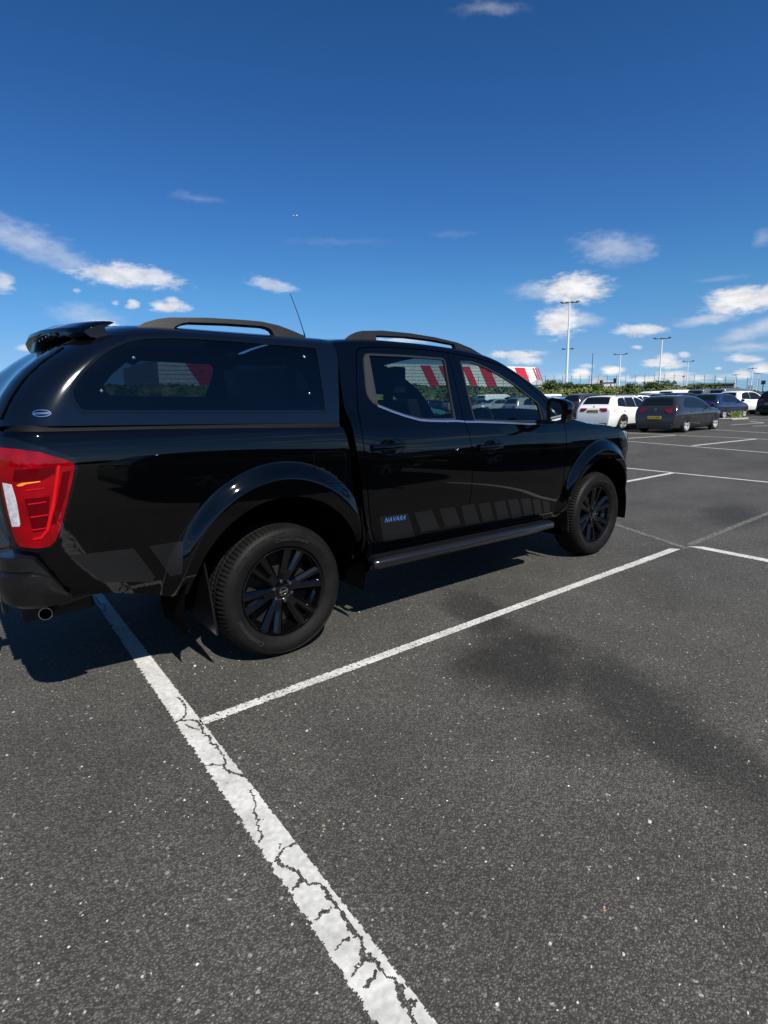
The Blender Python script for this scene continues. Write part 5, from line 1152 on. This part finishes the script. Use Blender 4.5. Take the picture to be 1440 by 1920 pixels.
tag(obj('bank',vs,fs,SCRUB,smooth=True,angle=180),'low green bank of scrub closing off the car park','bank',kind='structure')
# leaf clumps over the bank
vs=[];fs=[]; rr=random.Random(9)
for i in range(15000):
    az=rr.uniform(5,150) if rr.random()<.45 else rr.uniform(16,46); t=rr.random()**.8; tn=bt(-az); ht=1.409+tn*100; d=88+12*t; h=ht*sstep(0,1.0,t)
    x=CP[0]+d*math.cos(R_(az)); y=CP[1]+d*math.sin(R_(az)); s=rr.uniform(.10,.30)
    n_=noise.noise(Vector((x*.35,y*.35,0)))*.35
    for k in range(3):
        c=Vector((x+rr.uniform(-.3,.3),y+rr.uniform(-.3,.3),h+n_-.85+rr.uniform(-.15,.22))); q=Euler((rr.uniform(-1.2,1.2),rr.uniform(-1.2,1.2),rr.uniform(0,6))).to_matrix(); b=len(vs)
        for u,w in ((-s,-s*.5),(s,-s*.4),(s*.7,s*.6),(-s*.6,s*.7)): vs.append(tuple(c+q@Vector((u,w,0))))
        fs.append((b,b+1,b+2,b+3))
tag(obj('scrub',vs,fs,SCRUB),'leafy scrub covering the bank','scrub',kind='stuff')
def bush(az,d,zb_,w,h,label,seed,dense=1.0,name='bush',cat='bush',group='bushes along the top of the bank',m=None):
    r=random.Random(seed); x0=CP[0]+d*math.cos(R_(az)); y0=CP[1]+d*math.sin(R_(az)); root=empty(name,(x0,y0,zb_),label,cat,group)
    g=G()
    for k in range(4):
        a=r.uniform(0,6.3); g.tube([(0,0,-.2),(math.cos(a)*w*.12,math.sin(a)*w*.12,h*.4),(math.cos(a)*w*.3,math.sin(a)*w*.3,h*.8)],[.07,.05,.02],5)
    g.obj('stem',mat('bark_'+str(seed),(.05,.04,.03),.9),root)
    vs=[];fs=[]; cl=[(r.uniform(-.35,.35)*w,r.uniform(-.35,.35)*w,h*r.uniform(.35,.78),r.uniform(.16,.30)*w) for _ in range(9)]
    for i in range(int(900*dense)):
        cx,cy,cz,cr=r.choice(cl); u=r.uniform(-1,1); th=r.uniform(0,6.283); rad=cr*(r.random()**.4); q=math.sqrt(1-u*u)
        c=Vector((cx+rad*q*math.cos(th),cy+rad*q*math.sin(th),max(0,cz+rad*u*.8))); s=r.uniform(.05,.13)*max(1,w*.35); e=Euler((r.uniform(-1.5,1.5),r.uniform(-1.5,1.5),r.uniform(0,6))).to_matrix(); b=len(vs)
        for a_,w_ in ((-s,-s*.5),(s,-s*.4),(s*.7,s*.6),(-s*.6,s*.7)): vs.append(tuple(c+e@Vector((a_,w_,0))))
        fs.append((b,b+1,b+2,b+3))
    obj('foliage',vs,fs,m or DARKL,root); return root
for i,(az,w,h,l_) in enumerate([(35.1,3.6,1.5,'round dark bush on the bank at the foot of the striped building'),(33.9,2.6,1.2,'small dark bush just left of the tallest light mast'),(32.5,2.2,.9,'low dark bush right of the tallest light mast'),(31.2,3.0,1.0,'wide low bush on the bank below the two small signs'),(28.0,2.2,1.0,'spiky bush on the bank above the white estate'),(26.6,2.6,1.3,'ragged dark bush at the foot of the second light mast'),(25.6,3.0,1.2,'ragged bush just right of the second light mast'),(22.2,3.4,.7,'flat bush beside the long low building'),(20.2,2.6,.7,'low bush on the bank left of the white notice board')]):
    bush(az,99,1.409+bt(-az)*98-1.1,w*1.15,h*.8,l_,20+i)
for i,(az,d,w,h,l_) in enumerate([(85.8,92,6,6.5,'tree at the left edge of the photograph beyond the rear glass'),(80,96,7,4.6,'dark tree seen through the hardtop window left of the striped building'),(74.5,94,7,4.4,'rounded tree seen through the hardtop window below the stripes')]):
    bush(az,d,0,w,h,l_,60+i,2.2,'tree','tree','trees beyond the car park')
bush(13.2,0,0,.1,.1,'x',99) if False else None
# weeds at the kerb
r=random.Random(3); vs=[];fs=[]
wx_,wy_=34.6,10.25
for i in range(150):
    a=r.uniform(0,6.28); h=r.uniform(.18,.55); sp_=r.uniform(.05,.25); bx=wx_+r.gauss(0,.13); by=wy_+r.gauss(0,.13); b=len(vs); w=.02
    vs+=[(bx-w,by+w,0),(bx+w,by-w,0),(bx+math.cos(a)*sp_*.5+w,by+math.sin(a)*sp_*.5-w,h*.65),(bx+math.cos(a)*sp_*.5-w,by+math.sin(a)*sp_*.5+w,h*.65),(bx+math.cos(a)*sp_,by+math.sin(a)*sp_,h)]
    fs+=[(b,b+1,b+2,b+3),(b+3,b+2,b+4)]
tag(obj('weed_clump',vs,fs,leafy('weed_leaves',[(.06,.09,.02),(.14,.17,.05),(.26,.24,.10)],4)),'tall green weed clump growing beside the dark blue hatchback','weeds')
g=G(); g.box(33.4,35.2,9.9,10.7,0,.10,tf=lambda v:(v[0],v[1]+(v[0]-34)*-.1,v[2])); tag(g.obj('kerb_island',mat('concrete',(.30,.29,.26),.85,var=.2),bevel=.03),'pale low kerb island under the weed clump',kind='structure')
# fence on the bank
fr_=empty('perimeter_fence',(80,50,0),'thin wire fence with slim posts along the top of the bank','fence'); 
STEEL=mat('galvanised_steel',(.20,.21,.22),.5,.5); WHST=mat('white_painted_steel',(.62,.63,.64),.45); DKST=mat('dark_painted_steel',(.035,.037,.04),.5)
wires=[]
for i,az in enumerate([16+ (46-16)*k/38 for k in range(39)]):
    d=101; x=CP[0]+d*math.cos(R_(az))-80; y=CP[1]+d*math.sin(R_(az))-50; z0=1.409+bt(-az)*100-.5; wires.append((x,y,z0+1.55)); g=G(); g.tube([(x,y,z0),(x,y,z0+1.75)],.035,5); g.obj('post',DKST,fr_)
g=G()
for dz in (0,-.45,-.9): g.tube([(x,y,z+dz) for x,y,z in wires],.008,4)
g.obj('wire',DKST,fr_)
# light masts
def mast(x,y,h,r,label,heads=4,arm=1.2,m=None,mid=0,lean=0):
    root=empty('light_mast',(x,y,0),label,'light mast','light masts beyond the bank'); g=G(); g.tube([(0,0,0),(0,0,h*.5),(0,0,h)],[r,r*.78,r*.5],8); g.obj('pole',m or WHST,root,smooth=True)
    sd=Vector((math.sin(math.atan2(y,x)),-math.cos(math.atan2(y,x)),0)); g=G()
    g.tube([tuple(sd*-arm+Vector((0,0,h))),tuple(sd*arm+Vector((0,0,h)))],r*.35,5); g.obj('cross_arm',DKST,root)
    for k in range(heads):
        t=-1+2*k/(heads-1) if heads>1 else 0; c=sd*(arm*t); g=G(); g.box(-.28,.28,-.28,.28,-.05,.18,tf=lambda v,c=c,t=t:(v[0]+c.x,v[1]+c.y,v[2]+h+abs(t)*.12)); g.obj('lamp_head',STEEL,root,bevel=.03)
    if mid:
        g=G(); g.tube([tuple(sd*-.9+Vector((0,0,mid))),tuple(sd*.9+Vector((0,0,mid)))],.05,5)
        for t in (-.9,.9): g.box(-.2,.2,-.2,.2,-.15,.1,tf=lambda v,t=t:(v[0]+sd.x*t,v[1]+sd.y*t,v[2]+mid))
        g.obj('camera_bracket',DKST,root)
mast(106.6,69.65,20.9,.30,'tallest white floodlight mast with a small bracket half way up',4,1.6,mid=11.6)
mast(133.57,62.73,14.4,.26,'second tallest light mast rising above the grey hatchback',3,1.6)
mast(147.0,80.2,12.6,.22,'slim white light mast between the tallest mast and the one above the grey hatchback',2,1.5)
mast(172.6,73.6,11.0,.2,'distant light mast just right of the mast above the grey hatchback',2,1.3)
mast(214.7,76.05,7.9,.2,'low distant lamp post above the white compact SUV',1,1.2)
mast(197.3,65.2,9.1,.2,'distant slim lamp post near the white notice board',1,1.2)
mast(181.3,78.5,7.1,.14,'smallest distant lamp post right of the second mast',1,.6)
mast(216.8,70.1,8.1,.2,'far lamp post left of the square black sign',1,1.2)
root=empty('flagpole',(83.8,49.7,0),'bare dark pole between the tallest and the slim white masts','pole'); g=G(); g.tube([(0,0,0),(0,0,8.25)],[.07,.045],6); g.obj('pole',DKST,root); g=G(); g.tube([(0,0,8.25),(0,0,8.35)],.07,6); g.obj('finial',DKST,root)
root=empty('dark_sign',(93.67,28.26,0),'small square black sign on a post at the right edge','sign'); g=G(); g.tube([(0,0,0),(0,0,3.0)],.06,6); g.obj('post',DKST,root); g=G(); g.box(-.05,.05,-.28,.28,2.75,3.3); g.obj('panel',DKST,root,bevel=.02)
root=empty('notice_board',(79,24.9,0),'pale notice board on a post in front of the bank','sign'); g=G(); g.tube([(0,0,0),(0,0,2.3)],.05,6); g.obj('post',WHST,root); g=G(); g.box(-.03,.03,-.38,.38,1.95,2.5); g.obj('panel',mat('sign_white',(.55,.58,.58),.5),root,bevel=.01)
for x,y,z,h,l_ in ((101.7,58.6,4.2,.6,'left of two small dark signs on the bank'),(103,56.5,4.2,.95,'right of two small dark signs on the bank')):
    root=empty('small_sign',(x,y,z-.9),l_,'sign','small dark signs on the bank'); g=G(); g.tube([(0,0,0),(0,0,.95)],.05,5); g.obj('post',DKST,root); g=G(); g.box(-.04,.04,-.32,.32,.85,.85+h*.8); g.obj('panel',DKST,root,bevel=.02)
# buildings beyond
def wallm(name,c1,c2,per):
    m,n,l,b=new_mat(name); t=n.new('ShaderNodeTexCoord'); s=n.new('ShaderNodeSeparateXYZ'); l.new(t.outputs['Object'],s.inputs[0])
    q=n.new('ShaderNodeMath'); q.operation='MULTIPLY'; q.inputs[1].default_value=1/per; l.new(s.outputs['Z'],q.inputs[0]); f=n.new('ShaderNodeMath'); f.operation='FRACT'; l.new(q.outputs[0],f.inputs[0])
    r=n.new('ShaderNodeValToRGB'); l.new(f.outputs[0],r.inputs[0]); r.color_ramp.interpolation='CONSTANT'; r.color_ramp.elements[0].color=(*c1,1); r.color_ramp.elements[1].position=.80; r.color_ramp.elements[1].color=(*c2,1)
    l.new(r.outputs[0],b.inputs['Base Color']); b.inputs['Roughness'].default_value=.6; return m
HW=wallm('white_louvres',(.72,.72,.70),(.28,.28,.27),.85); HR=wallm('red_louvres',(.55,.015,.03),(.25,.02,.03),.85)
PL=Vector((35.5,115.7,0)); PR=Vector((145.3,106.7,0)); dv=(PR-PL); LL=dv.length; dv/=LL; nb=Vector((-dv.y,dv.x,0))
HT=10.5
hr=empty('striped_hangar',tuple(PL),'large white louvred building with slanting red stripes beyond the bank','building')
P=[(0,0),(LL+3.2,0),(LL,HT),(0,HT)]
def hp(s,z,dn=0): p=dv*s+nb*dn; return (p.x,p.y,z)
vs=[hp(s,z) for s,z in P]+[hp(s,z,38) for s,z in P]
obj('wall',vs,[(0,1,2,3),(7,6,5,4),(1,5,6,2),(4,0,3,7)],HW,hr); g=G(); g.box(0,LL,0,38,0,.3,tf=lambda v:(lambda q:(q[0],q[1],HT+v[2]))(hp(v[0],0,v[1]))); g.obj('roof',WHST,hr)
def s_at(px,py):
    d=fw+r2*((px-720)/FPX)-u2*((py-960)/FPX); o=Vector((CP[0],CP[1],0))-PL; dd_=Vector((d.x,d.y,0)); t=-(o.dot(nb))/(dd_.dot(nb)); return (o+dd_*t).dot(dv)
for a,b in ((345,397),(440,480),(560,600),(682,702),(788,806),(822,832),(866,880),(898,917),(965,983),(998.5,1000.5),(1003,1005),(1007.5,1009)):
    s0,s1=s_at(a,690),s_at(b,690); q=3.4
    g=G(); vs=[]
    for dn in (-.12,.0): vs+=[hp(s0,HT,dn),hp(s1,HT,dn),hp(s1+q*1.9,0,dn),hp(s0+q*1.9,0,dn)]
    g.add(vs,[(0,1,2,3),(4,5,6,7),(0,1,5,4),(1,2,6,5),(2,3,7,6),(3,0,4,7)]); g.obj('red_stripe',HR,hr)
GREY=mat('pale_cladding',(.5,.51,.52),.6,var=.15,scale=.5); GREEN=mat('green_grey_roof',(.06,.075,.07),.7,var=.2,scale=.5); WIN_=mat('building_window',(.03,.035,.04),.15)
def shed(name,x,y,L,D,h,rh,rz,label,mw,mr_,nw=5):
    root=empty(name,(x,y,0),label,'building',None,rz); g=G(); g.box(0,D,-L/2,L/2,0,h); g.obj('wall',mw,root)
    g=G(); vs=[(-.2,-L/2-.2,h+.01),(D+.2,-L/2-.2,h+.01),(D+.2,L/2+.2,h+.01),(-.2,L/2+.2,h+.01),(D*.5,-L/2-.2,h+rh),(D*.5,L/2+.2,h+rh)]; g.add(vs,[(0,1,2,3),(0,3,5,4),(1,4,5,2),(0,4,1),(3,2,5)]); g.obj('roof',mr_,root)
    for k in range(nw): g=G(); yy=-L/2+L*(k+.5)/nw; g.box(-.03,-.004,yy-.6,yy+.6,h*.55,h*.8); g.obj('window',WIN_,root)
shed('long_building',116,44.3,7.6,8,3.35,.35,R_(22),'long low dark-roofed building on the bank to the right',GREEN,GREEN)
shed('gabled_building',129.5,71.8,4.2,6,4.6,1.9,R_(119),'small white gabled building behind the two small signs',WHST,GREY,3)
shed('white_shed',121,83.8,5.2,6,4.7,1.2,R_(125),'small white pitched building right of the striped hangar',WHST,GREY,3)
shed('bus_shelter',102.9,57.9,3.0,2.0,4.25,.12,R_(30),'white flat shelter under the two small signs',WHST,WHST,2)
# hedge and hill behind the viewer, mirrored in the bodywork
vs=[];fs=[]; na=300
for i in range(na+1):
    az=R_(-175+ (175-12)*i/na); n1=noise.noise(Vector((i*.035,0,0))); n2=noise.noise(Vector((i*.22,3,0))); h=5.2+3.2*n1+1.3*n2
    for j,(d,hh) in enumerate(((100,0),(101,h*.7),(104,h),(116,h*.9),(125,0))): vs.append((CP[0]+d*math.cos(az),CP[1]+d*math.sin(az),hh))
for i in range(na):
    for j in range(4): a=i*5+j; fs.append((a,a+1,a+6,a+5))
tag(obj('hill',vs,fs,DARKL,smooth=True,angle=180),'dark wooded ridge behind the viewer','hill',kind='structure')
# airliner, tiny in the sky
root=empty('airliner',(304.1,513.6,181),'tiny white aircraft high over the pickup roof','aircraft',None,R_(-30)); g=G(); g.tube([(-2.2,0,0),(-1.9,0,0),(1.6,0,.0),(2.2,0,.1)],[.1,.26,.26,.1],10); g.obj('fuselage',WHST,root,smooth=True)
g=G(); g.add([(-.9,0,-.1),(.7,0,-.1),(1.6,1.9,.2),(1.1,1.9,.2),(-.9,0,0),(.7,0,0),(1.6,1.9,.25),(1.1,1.9,.25)],[(0,1,2,3),(4,5,6,7),(0,1,5,4),(1,2,6,5),(2,3,7,6)]); g.add([(-.9,0,-.1),(.7,0,-.1),(1.6,-1.9,.2),(1.1,-1.9,.2),(-.9,0,0),(.7,0,0),(1.6,-1.9,.25),(1.1,-1.9,.25)],[(0,1,2,3),(4,5,6,7),(0,1,5,4),(1,2,6,5),(2,3,7,6)]); g.obj('wing',WHST,root); g=G(); g.box(1.5,2.1,-.04,.04,.1,.9); g.obj('tail_fin',WHST,root)
